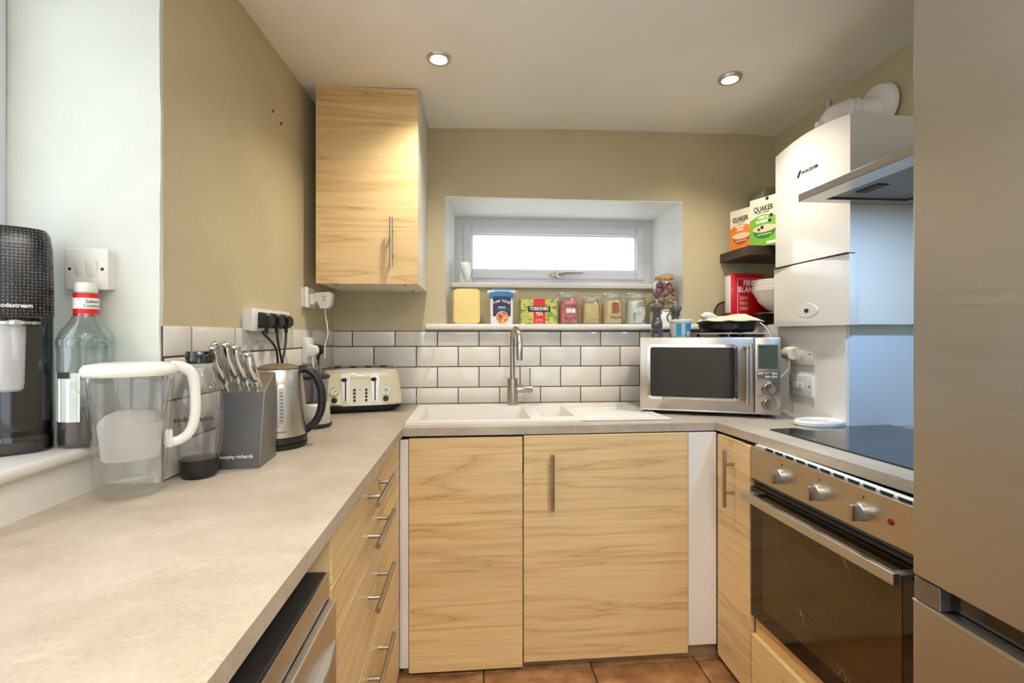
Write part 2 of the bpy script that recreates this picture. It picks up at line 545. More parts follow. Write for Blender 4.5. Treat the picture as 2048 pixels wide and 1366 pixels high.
def arctext(body, size, R, cx, y, cz, mat, parent, span):
    """letters standing on an arc in an xz plane, facing -y"""
    n = len(body); words = []
    for i, ch in enumerate(body):
        if ch == ' ': continue
        a = rad(span * (.5 - i / (n - 1)))
        text(ch, size, (cx - R * math.sin(a), y, cz + R * math.cos(a) - R), (90, -math.degrees(a), 0), mat, parent, bold=.0003)

# ------------------------------------------------------------------ the room
FZ = -.03
CZ = lambda x: 2.305 + .018 * (x + .70)
WT = .91      # top of worktop

fl = MB().box((-1.2, -2.7, FZ - .06), (2.0, 2.95, FZ - .008))
floor = struct(obj('floor', fl, 'grout', smooth=0))
for i in range(5):
    for j in range(5):
        x0 = -.80 + .42 * i; y0 = .13 + .42 * j
        if x0 > 1.3: continue
        obj('tile', MB().box((x0 + .003, y0 + .003, FZ - .008), (x0 + .417, y0 + .417, FZ), .002), 'floor', floor, smooth=0)

cl = MB()
def ceil_poly():
    nx, ny = 48, 60
    t = bmesh.new(); vs = []
    for i in range(nx + 1):
        for j in range(ny + 1):
            x = -1.2 + 3.2 * i / nx; y = -2.7 + 5.3 * j / ny
            z = CZ(x) + .006 * math.sin(3 * x + 1.3 * y) * math.sin(2.1 * y)
            z += max(0, x - 1.3) * min(1.0, max(0, 2.43 - y)) * .2
            if x > 1.45: z += random.uniform(-.009, .004) * min(1, (x - 1.45) * 8)
            vs.append(t.verts.new((x, y, z)))
    for i in range(nx):
        for j in range(ny):
            a = i * (ny + 1) + j
            t.faces.new((vs[a], vs[a + 1], vs[a + ny + 2], vs[a + ny + 1]))
    ext = bmesh.ops.extrude_face_region(t, geom=list(t.faces))
    for g in ext['geom']:
        if isinstance(g, bmesh.types.BMVert): g.co.z += .12
    bmesh.ops.recalc_face_normals(t, faces=list(t.faces))
    cl._join(t)
ceil_poly()
struct(obj('ceiling', cl, 'ceiling', smooth=60))

# back wall with the deep window recess
RX0, RX1, RZ0, RZ1 = -.142, 1.113, 1.316, 1.969
BY = 2.43
wb = MB()
wb.box((-1.2, BY, FZ - .05), (2.0, 2.90, 1.286))
wb.box((-1.2, BY, 1.286), (RX0, 2.90, 2.42)).box((RX1, BY, 1.286), (2.0, 2.90, 2.50))
wb.box((RX0, BY, RZ1), (RX1, 2.90, 2.50))
wb.box((RX0, 2.66, 1.286), (RX1, 2.90, 1.526))
wall_back = struct(obj('wall_back', wb, 'beige', smooth=0))
# painted reveals
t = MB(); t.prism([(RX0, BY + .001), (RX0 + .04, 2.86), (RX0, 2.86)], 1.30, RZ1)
struct(obj('trim_1', t, 'plaster_brightened', smooth=0), 'white painted left cheek of the window recess')
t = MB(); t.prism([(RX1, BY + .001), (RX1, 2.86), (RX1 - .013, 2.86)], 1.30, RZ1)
struct(obj('trim_2', t, 'plaster_brightened', smooth=0), 'white painted right cheek of the window recess')
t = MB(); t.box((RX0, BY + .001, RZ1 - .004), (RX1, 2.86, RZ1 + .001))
struct(obj('trim_3', t, 'plaster_brightened', smooth=0), 'white painted head of the window recess')
# upper board, lower ledge
t = MB(); t.box((RX0 + .02, 2.635, 1.524), (RX1 - .003, 2.86, 1.553), .006)
struct(obj('trim_4', t, 'gloss_white'), 'white window board with rounded nose')
t = MB(); t.box((-.24, 2.385, 1.286), (1.42, 2.432, 1.316), .009, 3).box((RX0 + .001, 2.42, 1.287), (RX1 - .001, 2.665, 1.316))
struct(obj('trim_5', t, 'gloss_white'), 'white rounded ledge along the top of the tiles')

# tiles of the back wall
TW, G = .2113, .004
def tilemesh(w, h):
    return MB().box((0, -.006, 0), (w, 0, h), .0035, 2)
def tile_row(parent, joints_start, x0, x1, z0, z1, place, y=0.0):
    k = math.floor((x0 - joints_start) / TW)
    while joints_start + k * TW < x1:
        a = max(x0, joints_start + k * TW + G / 2); b = min(x1, joints_start + (k + 1) * TW - G / 2)
        if b - a > .012:
            o = obj('tile', MB().box((a, -.006 + y, z0 + G / 2), (b, y, z1 - G / 2), .0035, 2), 'tile', parent)
            if place: o.rotation_euler = (0, 0, rad(90))
        k += 1
ROWS = [(1.202, 1.280, 0), (1.098, 1.202, .5), (.993, 1.098, 0), (.9105, .993, .5)]
gb = MB().box((-.70, BY - .0035, WT), (1.42, BY + .001, 1.281))
struct(obj('trim_6', gb, 'grout', smooth=0), 'dark grout bed behind the white tiles of the back wall')
for z0, z1, off in ROWS:
    tile_row(wall_back, -.603 + off * TW, -.699, 1.42, z0, z1, False, BY)

# left wall (leans away a little) : local -y runs toward the camera, local +x points into the room
TH = math.degrees(math.atan(-.033))
wl = MB()
wl.box((-.5, -1.243, FZ - .05), (0, .3, 2.42))
wall_left = struct(obj('wall_left', wl, 'beige', smooth=0, loc=(-.70, BY, 0), rot=(0, 0, rad(TH))))
gl_ = MB().box((0, -1.24, WT), (.0035, 0, 1.281))
g = struct(obj('trim_7', gl_, 'grout', smooth=0, loc=(-.70, BY, 0), rot=(0, 0, rad(TH))), 'dark grout bed behind the white tiles of the left wall')
LROWS = [(1.206, 1.284, 0), (1.100, 1.206, .5), (.995, 1.100, 0), (.9105, .995, .5)]
for z0, z1, off in LROWS:
    j0 = -1.13 + off * TW; k = -2
    while j0 + k * TW < 0:
        a = max(-1.238, j0 + k * TW + G / 2); b = min(-.007, j0 + (k + 1) * TW - G / 2)
        if b - a > .012:
            obj('tile', MB().box((0, a, z0 + G / 2), (.006, b, z1 - G / 2), .0035, 2), 'tile', wall_left)
        k += 1
# rawlplug holes left in the paint
for y, z in ((-.658, 2.069), (-.588, 2.055)):
    m_ = MB().ico((.0, y, z), .007, 1, (.3, 1, .8), .3); m_.ico((.0, y + .008, z + .006), .004, 1, (.3, 1, .8), .3)
    obj('plug_hole', m_, 'charcoal', wall_left)
# the side-window reveal : white plaster return facing the camera
rv = MB()
nx_, nz_ = 22, 60
def reveal(t):
    vs = []
    for i in range(nx_ + 1):
        for j in range(nz_ + 1):
            x = -1.14 + (.4005) * i / nx_; z = .80 + 1.62 * j / nz_
            d = .0045 * math.sin(7 * x + 5 * z) * math.sin(4.3 * z + 2) + .006 * math.exp(-((x + .83) ** 2 + (z - 1.70) ** 2) / .003)
            edge = 0.0012 * math.sin(31 * z) * math.sin(13 * z) if i == nx_ else 0
            vs.append(t.verts.new((x + edge, 1.187 - d, z)))
    for i in range(nx_):
        for j in range(nz_):
            a = i * (nz_ + 1) + j
            t.faces.new((vs[a], vs[a + nz_ + 1], vs[a + nz_ + 2], vs[a + 1]))
    ext = bmesh.ops.extrude_face_region(t, geom=list(t.faces))
    for g_ in ext['geom']:
        if isinstance(g_, bmesh.types.BMVert): g_.co.y = 1.196
t_ = bmesh.new(); reveal(t_); bmesh.ops.recalc_face_normals(t_, faces=list(t_.faces)); rv._join(t_)
struct(obj('trim_8', rv, 'plaster', smooth=70), 'lumpy white plaster return beside the side window')
# wall under the side window, and sill
t = MB().box((-1.16, -.62, FZ - .05), (-.855, 1.187, .99))
struct(obj('trim_9', t, 'gloss_white', smooth=0), 'white painted wall below the side window')
t = MB().box((-1.14, -.62, .99), (-.838, 1.186, 1.016), .010, 3)
struct(obj('trim_10', t, 'gloss_white'), 'white side window sill with rounded nose')
# wall_left before the window, above it, and the remaining room shell
t = MB().box((-1.16, -2.7, FZ - .05), (-.80, -.62, 2.42)).box((-1.16, -.62, 2.22), (-.745, 1.19, 2.42))
struct(obj('wall_side', t, 'rearwall', smooth=0))
t = MB().prism([(1.58, 2.93), (1.63, 2.43), (1.78, .93), (1.78, -2.7), (2.0, -2.7), (2.0, 2.93)], FZ - .05, 2.52)
wall_right = struct(obj('wall_right', t, 'beige', smooth=0))
t = MB().box((-1.2, -2.75, FZ - .05), (.20, -2.6, 2.42)).box((1.76, -2.75, FZ - .05), (2.0, -2.6, 2.42)).box((.20, -2.75, 2.10), (1.76, -2.6, 2.42))
struct(obj('wall_front', t, 'rearwall', smooth=0))

def frame_ring(mb, plane, u0, u1, v0, v1, w, d0, d1, bev=.004):
    """four bars around an opening, in the plane y=const or x=const"""
    def B(a0, a1, b0, b1):
        if plane == 'y': mb.box((a0, d0, b0), (a1, d1, b1), bev)
        else: mb.box((d0, a0, b0), (d1, a1, b1), bev)
    B(u0, u0 + w, v0, v1); B(u1 - w, u1, v0, v1); B(u0 + w, u1 - w, v0, v0 + w); B(u0 + w, u1 - w, v1 - w, v1)
    return mb

# window over the sink
w1 = sempty('window_1', (0, 0, 0), 0, 'small white framed horizontal window above the sink')
f = frame_ring(MB(), 'y', -.105, 1.102, 1.552, 1.967, .052, 2.855, 2.92)
obj('outer_frame', f, 'upvc', w1)
f = frame_ring(MB(), 'y', -.058, 1.055, 1.600, 1.919, .050, 2.838, 2.90, .008)
obj('sash', f, 'upvc', w1)
f = frame_ring(MB(), 'y', -.012, 1.009, 1.647, 1.873, .012, 2.852, 2.895, .004)
obj('glazing_bead', f, 'upvc', w1)
f = MB().box((-.005, 2.878, 1.652), (1.003, 2.882, 1.868)); obj('glass_pane', f, 'glass', w1, 0)
hd = MB().box((.46, 2.822, 1.612), (.54, 2.84, 1.63), .006); hd.lathe([(.0, -.012), (.02, -.012), (.022, 0), (.022, .008)], (.515, 2.822, 1.622), 20, 'y')
h_ = obj('window_handle', hd, 'satin', w1)
hd = MB().tube([(.515, 2.808, 1.622), (.55, 2.80, 1.632), (.66, 2.80, 1.634)], [.010, .008, .005], 8, smooth=4)
obj('lever', hd, 'satin', h_)

# side window
w2 = sempty('window_2', (0, 0, 0), 0, 'tall white framed window beside the left worktop')
obj('outer_frame', frame_ring(MB(), 'x', -.62, 1.186, 1.016, 2.22, .055, -1.14, -1.075), 'upvc', w2)
f = MB().box((-1.135, .28, 1.07), (-1.08, .335, 2.165), .004); obj('mullion', f, 'upvc', w2)
obj('sash', frame_ring(MB(), 'x', .335, 1.131, 1.071, 2.165, .045, -1.13, -1.085, .006), 'upvc', w2)
obj('glass_pane', MB().box((-1.112, .375, 1.11), (-1.108, 1.09, 2.125)), 'glass', w2, 0)
obj('glass_pane', MB().box((-1.112, -.57, 1.07), (-1.108, .28, 2.165)), 'glass', w2, 0)

# added glazed door, out of view, put here to let in fill daylight
d1 = sempty('fill_door_1', (0, 0, 0), 0, 'added glazed door behind the camera, unseen, for fill daylight')
obj('door_frame', frame_ring(MB(), 'y', .20, 1.76, FZ, 2.10, .07, -2.72, -2.64), 'upvc', d1)
obj('mullion', MB().box((.95, -2.71, .04), (1.01, -2.65, 2.03), .004), 'upvc', d1)
obj('glass_pane', MB().box((.27, -2.682, .04), (1.69, -2.678, 2.03)), 'glass', d1, 0)

# pipe boxing under the boiler and splashback tinted with the hood lamp's blue
t = MB().box((1.425, 1.70, .88), (1.72, 2.43, 1.31), .002)
struct(obj('trim_11', t, 'white_lam', smooth=0), 'white boxed-in wall under the boiler')
t = MB().box((1.430, 1.692, WT), (1.715, 1.70, 1.305), .001)
tag(obj('splashback', t, 'splash', smooth=0), 'gloss splashback panel, hood lamp blue painted in, standing behind the black hob', 'splashback')

# ------------------------------------------------------------------ worktop (U shape)
LWX = lambda y: -.70 - .033 * (BY - y)
w = MB()
w.prism([(-.855, -.60), (-.270, -.60), (-.264, 1.80), (-.264, 1.80), (LWX(1.80), 1.80), (LWX(1.187), 1.187), (-.855, 1.187)][:3] + [(LWX(1.80) - .02, 1.80), (LWX(1.187) - .02, 1.187), (-.855, 1.187)], WT - .031, WT, 'z')
SX0, SX1, SX2, SX3, SY0, SY1 = -.215, .235, .285, .425, 1.905, 2.255     # bowl openings
w.prism([(LWX(1.80) - .02, 1.80), (SX0, 1.80), (SX0, BY), (-.70, BY)], WT - .031, WT, 'z')
w.prism([(SX0, 1.80), (SX3, 1.802), (SX3, SY0), (SX0, SY0)], WT - .031, WT, 'z')
w.prism([(SX0, SY1), (SX3, SY1), (SX3, BY), (SX0, BY)], WT - .031, WT, 'z')
w.prism([(SX1, SY0), (SX2, SY0), (SX2, SY1), (SX1, SY1)], WT - .031, WT, 'z')
w.prism([(SX3, 1.802), (.969, 1.815), (1.43, 1.815), (1.43, BY), (SX3, BY)], WT - .031, WT, 'z')
w.prism([(.969, 1.815), (1.061, .93), (1.775, .93), (1.70, 1.70), (1.43, 1.70), (1.43, 1.815)], WT - .031, WT, 'z')
tag(obj('worktop', w, 'worktop', smooth=0), 'long U-shaped grey-beige stone-look laminate worktop', 'worktop')

# ------------------------------------------------------------------ fitted units
def bar_handle(parent, a, b, out, r=.006, post=.25, name='handle', mat='satin'):
    """bar from a to b standing off along vector out"""
    a, b, out = Vector(a), Vector(b), Vector(out)
    m_ = MB().tube([a + out, b + out], r, 14)
    for k in (post, 1 - post):
        p = a.lerp(b, k); m_.tube([p, p + out], r * .8, 10)
    return obj(name, m_, mat, parent)

# drawer unit on the left
u = thing('drawer_unit', 'pale wood base unit of four drawers with steel bar handles', 'drawer unit', (-.275, 1.80, FZ))
m_ = MB().box((-.415, -.844, .06), (-.021, -.002, .905)); obj('carcass', m_, 'white_lam', u, 0)
obj('side_panel', MB().box((-.415, -.855, .05), (-.004, -.8445, .905)), 'wood', u, 0)
obj('plinth', MB().box((-.415, -.84, 0), (-.05, -.01, .058)), 'kick', u, 0)
for z0, z1, hz in ((.770, .873, .832), (.659, .766, .727), (.423, .655, .565), (.004, .419, .350)):
    d = obj('drawer', MB().box((-.02, -.848, z0 - FZ), (0, -.003, z1 - FZ), .001), 'wood', u, 0)
    bar_handle(d, (0, -.585, hz - FZ), (0, -.335, hz - FZ), (.036, 0, 0), .0073)

# sink base cabinets
u = thing('sink_cabinet', 'pale wood base cabinet with plain handleless door under the sink bowl', 'cabinet', (0, 1.80, FZ))
obj('carcass', MB().box((-.262, .025, .06), (.190, .60, .75)), 'white_lam', u, 0)
obj('filler_strip', MB().box((-.2745, .006, .035), (-.243, .03, .895)), 'white_lam', u, 0)
obj('door', MB().box((-.240, 0, .018), (.189, .019, .900), .001), 'wood', u, 0)
obj('plinth', MB().box((-.265, .035, 0), (.190, .06, .062)), 'kick', u, 0)
u = thing('base_cabinet', 'wide pale wood base cabinet door with upright steel bar handle', 'cabinet', (0, 1.80, FZ))
obj('carcass', MB().box((.192, .025, .06), (.845, .60, .75)), 'white_lam', u, 0)
d = obj('door', MB().box((.194, 0, .036), (.845, .019, .904), .001), 'wood', u, 0)
bar_handle(d, (.300, 0, .627), (.300, 0, .836), (0, -.036, 0), .0073)
obj('plinth', MB().box((.192, .035, 0), (.98, .06, .062)), 'kick', u, 0)
obj('corner_post', MB().box((.849, .006, .062), (.9645, .03, .903)), 'white_lam', u, 0)
obj('dark_gap', MB().box((-.22, .03, .895), (.96, .06, .909)), 'dark', u, 0)

# right narrow cabinet
u = thing('narrow_cabinet', 'narrow pale wood cabinet beside the oven with upright bar handle', 'cabinet', (.965, 1.80, FZ))
obj('carcass', MB().box((.021, -.198, .03), (.5, -.001, .875)), 'white_lam', u, 0)
d = obj('door', MB().box((0, -.219, .027), (.019, -.001, .899), .001), 'wood', u, 0)
bar_handle(d, (0, -.118, .652), (0, -.118, .862), (-.036, 0, 0), .0073)

# wall cabinet
u = thing('wall_cabinet', 'pale wood wall cabinet with white sides hung in the corner', 'cabinet', (-.655, 2.035, 1.475))
obj('carcass', MB().box((0, .021, .002), (.422, .394, .826), .001), 'white_lam', u, 0)
d = obj('door', MB().box((0, 0, 0), (.422, .019, .828), .001), 'wood', u, 0)
bar_handle(d, (.315, 0, .072), (.315, 0, .275), (0, -.035, 0), .0073)
for x, y in ((.07, .05), (.36, .05), (.36, .32)): obj('screw_cap', MB().lathe([(.005, -.001), (.005, .003)], (x, y, 0), 12), 'charcoal', u)

# dishwasher-like appliance under the left worktop
u = thing('dishwasher', 'stainless steel dishwasher under the near end of the worktop', 'dishwasher', (-.282, .9435, FZ))
obj('body', MB().box((-.56, -.60, .02), (-.03, 0, .805)), 'dark', u, 0)
obj('top_plate', MB().box((-.55, -.60, .806), (-.002, 0, .831), .002), 'charcoal', u, 0)
obj('control_strip', MB().box((-.01, -.60, .782), (.004, 0, .829), .002), 'steel', u, 0)
d = obj('door', MB().box((-.03, -.60, .05), (.018, 0, .778), .003), 'steel', u, 0)
m_ = MB().loft([[(.016, -.010, .703), (.019, -.010, .703), (.019, -.010, .706), (.016, -.010, .706)], [(.016, -.05, .694), (.024, -.05, .694), (.026, -.05, .710), (.016, -.05, .710)], [(.016, -.10, .688), (.030, -.10, .688), (.033, -.10, .712), (.016, -.10, .712)], [(.016, -.55, .688), (.030, -.55, .688), (.033, -.55, .712), (.016, -.55, .712)]])
obj('handle', m_, 'alu', d)
obj('plinth', MB().box((-.5, -.60, 0), (-.06, 0, .05)), 'dark', u, 0)
obj('display', MB().box((.0175, -.33, .66), (.0195, -.24, .755), .001), 'black_gloss', d)

# ------------------------------------------------------------------ sink and tap
u = thing('sink', 'white one-and-a-half bowl inset sink with ribbed drainer', 'sink', (0, 0, WT))
RZ = .010
m_ = MB()
X0, X1, Y0, Y1 = -.262, .795, 1.858, 2.335
for a, b in (((X0, Y0), (SX0, Y1)), ((SX0, Y0), (SX3, SY0)), ((SX0, SY1), (SX3, Y1)), ((SX1, SY0), (SX2, SY1))):
    m_.box((a[0], a[1], 0), (b[0], b[1], RZ))
def taper(mb, x0, x1, y0, y1, zt, zb, ins):
    A = [(x0, y0, zt), (x1, y0, zt), (x1, y1, zt), (x0, y1, zt)]
    B = [(x0 + ins, y0 + ins, zb), (x1 - ins, y0 + ins, zb), (x1 - ins, y1 - ins, zb), (x0 + ins, y1 - ins, zb)]
    mb.loft([A, B], False)
    t = bmesh.new(); t.faces.new([t.verts.new(p) for p in B]); mb._join(t)
obj('rim', m_, 'sink', u, 0)
m_ = MB(); taper(m_, SX0, SX1, SY0, SY1, RZ, -.17, .025); obj('main_bowl', m_, 'sink', u, 0)
m_ = MB(); taper(m_, SX2, SX3, SY0 + .05, SY1, RZ, -.10, .02)
m_.box((SX2, SY0, 0), (SX3, SY0 + .05, RZ)); obj('half_bowl', m_, 'sink', u, 0)
m_ = MB().prism([(SX3, Y0), (X1 + .012, Y0), (X1 - .02, Y1), (SX3, Y1)], 0, .006, 'z')
m_.prism([(SX3, Y0), (X1 - .022, Y0), (X1 - .0241, Y0 + .035), (SX3, Y0 + .035)], .004, RZ, 'z')
m_.prism([(SX3, Y1 - .035), (X1 - .0479, Y1 - .035), (X1 - .05, Y1), (SX3, Y1)], .004, RZ, 'z')
m_.prism([(X1 - .022, Y0), (X1 + .012, Y0), (X1 - .02, Y1), (X1 - .05, Y1)], .004, RZ, 'z')
for k in range(6):
    y = 1.95 + .048 * k; m_.box((.46, y, .004), (.74, y + .012, .0085), .002)
obj('drainer', m_, 'sink', u, 0)
m_ = MB().lathe([(.032, 0), (.032, .004), (.02, .005)], (.01, 2.08, -.170), 24); obj('plug_waste', m_, 'chrome', u)

u = thing('kitchen_tap', 'tall brushed steel mixer tap standing behind the white sink', 'tap', (.192, 2.30, WT + RZ))
obj('base', MB().lathe([(.026, 0), (.026, .128), (.022, .13)], (0, 0, 0), 28), 'satin', u)
m_ = MB().tube([(0, 0, .128), (0, 0, .30), (.002, -.006, .335), (.008, -.03, .365), (.016, -.065, .368), (.022, -.092, .345), (.024, -.10, .31)], .0125, 14, smooth=6)
obj('spout', m_, 'satin', u)
m_ = MB().lathe([(.0145, 0), (.0155, .02), (.0155, .085), (.012, .09)], (.0245, -.101, .222), 20); obj('spray_head', m_, 'satin', u)
m_ = MB().lathe([(.018, 0), (.018, .075), (.016, .078)], (.02, 0, .076), 20, 'x'); h_ = obj('valve', m_, 'satin', u)
obj('lever', MB().tube([(.085, -.002, .09), (.086, -.002, .178)], .0035, 8), 'satin', h_)

# ------------------------------------------------------------------ boiler, flue, hood
u = thing('boiler', 'white wall-hung gas boiler with curved front and blue display', 'boiler', (1.40, 1.65, 1.30))
def bowed(x0, bow, y0, y1, xb, n=12):
    return [(x0 - bow * math.sin(PI * i / n), y0 + (y1 - y0) * i / n) for i in range(n + 1)] + [(xb, y1), (xb + (.058 if xb > .1 else 0), y0)]
m_ = MB()
t = bmesh.new()
pl = bowed(0, .012, 0, .436, .245)
top = [(p[0], p[1], .785 + .018 * math.sin(PI * min(1, max(0, p[1] / .436)))) for p in pl]
bot = [(p[0], p[1], 0) for p in pl]
m_.loft([bot, top]); obj('case', m_, 'enamel', u, 30)
pl2 = bowed(-.006, .012, -.002, .438, .022)
m_ = MB().prism(pl2, -.002, .262, 'z'); m_.box((-.006, -.004, -.002), (.030, -.0005, .264), .001)
d = obj('lower_flap', m_, 'enamel', u, 30)
obj('flap_joint', MB().box((-.0175, .0, .264), (.02, .437, .268)), 'charcoal', u, 0)
m_ = MB().lathe([(.0, -.004), (.040, -.003), (.043, .002), (.036, .004)], (-.0165, .205, .062), 28, 'x', 1.45, .70)
e_ = obj('display_dish', m_, 'enamel', d)
obj('display', MB().lathe([(.0, -.003), (.013, -.002), (.014, .002)], (-.0195, .205, .061), 20, 'x', 1, .65), 'navy', e_)
t_ = text('WORCESTER', .017, (-.0125, .200, .645), (90, 0, -90), 'ink', u, 'logo', shear=.3, bold=.0004)
m_ = MB().prism([(.262, .634), (.272, .634), (.254, .660), (.247, .660)], -.0150, -.0105, 'x'); obj('logo_mark', m_, 'ink', u, 0)

u = thing('boiler_flue', 'white elbowed flue pipe rising off the boiler into the wall', 'flue pipe', (1.520, 1.90, 2.098))
m_ = MB().tube([(0, 0, 0), (0, 0, .045), (.006, -.003, .078), (.03, -.013, .100), (.075, -.032, .104), (.175, -.075, .104)], .046, 24, smooth=5)
obj('elbow', m_, 'white', u)
for t0 in (.062, .085):
    p = Vector((t0, -t0 * .43, .104)); dr = Vector((.92, -.39, 0))
    obj('collar', MB().tube([p - dr * .005, p + dr * .005], .053, 24), 'white', u)
m_ = MB().lathe([(.046, -.016), (.090, -.012), (.096, 0), (.096, .004)], (.155, -.070, .104), 32, 'x'); obj('wall_ring', m_, 'white', u)
m_ = MB().lathe([(.0, -.016), (.012, -.014), (.014, 0), (.014, .03)], (-.053, -.006, .055), 16, 'x'); obj('test_cap', m_, 'white', u)
m_ = MB().tube([(.03, .05, .10), (.03, .05, .185)], .014, 12); obj('hanger', m_, 'alu', u)

u = thing('cooker_hood', 'slim stainless steel cooker hood with underside filter above the hob', 'cooker hood', (1.193, 1.646, 1.749))
m_ = MB()
frame_in = (.075, .39, -.58, -.04)
m_.box((0, -.62, 0), (.075, 0, .004)).box((.39, -.62, 0), (.51, 0, .004)).box((.075, -.04, 0), (.39, 0, .004)).box((.075, -.62, 0), (.39, -.58, .004))
m_.box((0, -.62, .003), (.008, 0, .027)).box((.008, -.006, .003), (.51, 0, .027)).box((.008, -.62, .003), (.51, -.614, .027))
obj('canopy', m_, 'steel_v', u, 0)
m_ = MB().loft([[(.0, -.62, .026), (.51, -.62, .026), (.51, 0, .026), (0, 0, .026)], [(.01, -.61, .034), (.51, -.61, .034), (.51, -.01, .034), (.01, -.01, .034)]])
obj('top_cover', m_, 'steel_v', u, 0)
fl_ = obj('filter', MB().box((.077, -.578, .008), (.388, -.042, .014)), 'mesh_alu', u, 0)
obj('filter_handle', MB().box((.13, -.20, .004), (.17, -.11, .0085), .001), 'charcoal', fl_, 0)
obj('lamp', MB().box((.10, -.48, .004), (.20, -.40, .0075), .001), emit('hood_led', '#cfe2ff', 6), u, 0)
l = bpy.data.lights.new('hood_led_light', 'AREA'); l.shape = 'RECTANGLE'; l.size = .1; l.size_y = .08; l.energy = 5.5; l.color = (.42, .66, 1.0)
o = bpy.data.objects.new('hood_led_light', l); COL.objects.link(o); o.location = (1.343, 1.206, 1.746)

# ------------------------------------------------------------------ hob and oven
u = thing('hob', 'black glass hob set into the worktop in front of the blue-tinted splashback', 'hob', (1.089, 1.655, WT), 4.7)
obj('glass_top', MB().box((0, -.58, 0), (.51, 0, .005), .001), 'hob', u, 0)
m_ = MB()
for x, y, r in ((.13, -.15, .09), (.36, -.16, .07), (.13, -.43, .07), (.36, -.42, .10)):
    m_.lathe([(r - .001, .0050), (r - .001, .0053), (r, .0053), (r, .0050)], (x, y, 0), 36, caps=False)
obj('zone_ring', m_, 'greysteel', u, 0)

u = thing('pan_lid', 'round white flat lid lying on the corner of the hob', 'lid', (1.345, 1.735, WT + .001))
m_ = MB().lathe([(.094, .0), (.10, .004), (.10, .014), (.093, .02), (.085, .018), (.02, .017), (.0005, .017)], (0, 0, 0), 40, sy=.6)
obj('disc', m_, 'ceramic', u)
obj('knob', MB().lathe([(.008, .015), (.007, .021), (.003, .023)], (.045, .0, 0), 16), 'ceramic', u)

u = thing('oven', 'built-in stainless steel oven with smoked glass door and three knobs', 'oven', (.965, 1.574, 0), 2.0)
L = -.622
obj('housing', MB().box((.03, L, .285), (.55, 0, .87)), 'dark', u, 0)
obj('control_panel', MB().box((0, L, .765), (.03, -.001, .873), .0015), 'steel', u, 0)
obj('vent_strip', MB().box((.016, L, .8735), (.03, -.002, .8785)), 'white', u, 0)
m_ = MB().box((.026, L, .868), (.040, -.002, .879)); vs_ = obj('vent_rail', m_, 'white', u, 0)
for k in range(11):
    y = -.06 - .048 * k
    if y - .034 < L: break
    obj('vent_slot', MB().prism([(y, .8795), (y - .036, .8795), (y - .032, .8725), (y - .006, .8725)], .0125, .0165, 'x'), 'dark', vs_, 0)
d = obj('door', MB().box((0, L, .288), (.028, -.001, .735), .002), 'ovenborder', u, 0)
obj('door_seal', MB().box((.012, L, .735), (.03, -.004, .764)), 'black_gloss', u, 0)
obj('seal_rib', MB().box((.004, L, .742), (.014, -.012, .748)), 'charcoal', u, 0)
obj('door_window', MB().box((-.0015, -.565, .345), (.002, -.068, .70), .0008), 'ovenglass', d, 0)
m_ = MB().box((-.052, L + .03, .700), (-.034, -.022, .727), .002)
m_.box((-.036, -.045, .705), (.001, -.022, .723), .002).box((-.036, L + .03, .705), (.001, L + .053, .723), .002)
obj('handle', m_, 'alu', d, 0)
for yk in (-.160, -.314, -.460):
    m_ = MB().lathe([(.0, .001), (.0235, 0), (.0235, -.006), (.0225, -.012), (.0215, -.020), (.0, -.0205)], (0, 0, 0), 28, 'x')
    k_ = obj('knob', m_, 'alu', u, loc=(0, yk, .815))
    m_ = MB().box((-.040, -.010, -.0205), (-.008, .010, .0205), .003)
    obj('knob_grip', m_, 'satin', k_)
    for a in (35, 75, 105, 145):
        p = (.000, yk + .033 * math.cos(rad(a)), .815 + .033 * math.sin(rad(a)))
    text('0', .010, (-.0006, yk, .850), (90, 0, -90), 'ink', u)
m_ = MB().lathe([(.0, -.004), (.007, -.003), (.008, 0)], (0, -.536, .818), 16, 'x'); obj('pilot_light', m_, 'redlight', u)
obj('dark_plate', MB().box((.02, L, .22), (.05, 0, .288)), 'wood_edge', u, 0)
u = thing('warming_drawer', 'pale wood drawer front below the oven door', 'drawer', (.966, 1.574, 0), 2.0)
obj('front_panel', MB().box((0, -.622, -.025), (.019, -.002, .222), .001), 'wood', u, 0)
obj('base', MB().box((.02, -.622, FZ), (.5, -.002, .215)), 'white_lam', u, 0)

# ------------------------------------------------------------------ fridge freezer
u = thing('fridge_freezer', 'tall brushed steel fridge freezer with recessed black handle gap', 'fridge', (.90, .90, FZ))
FH = 2.12
obj('cabinet', MB().box((.065, -.60, .03), (.70, -.002, FH)), 'greysteel', u, 0)
m_ = MB().box((0, -.60, .800), (.06, 0, FH), .004); obj('upper_door', m_, 'fridge', u, 0)
m_ = MB().box((0, -.60, .05), (.06, 0, .748), .004); d = obj('lower_door', m_, 'fridge', u, 0)
obj('door_trim', MB().box((-.001, -.60, .746), (.010, 0, .751), .001), 'alu', d, 0)
obj('handle_recess', MB().box((.025, -.60, .748), (.065, -.001, .800)), 'black_gloss', u, 0)
obj('hinge_cap', MB().box((.002, -.055, .752), (.03, -.001, .797), .002), 'greysteel', u, 0)
obj('foot_rail', MB().box((.05, -.59, 0), (.66, -.01, .05)), 'dark', u, 0)

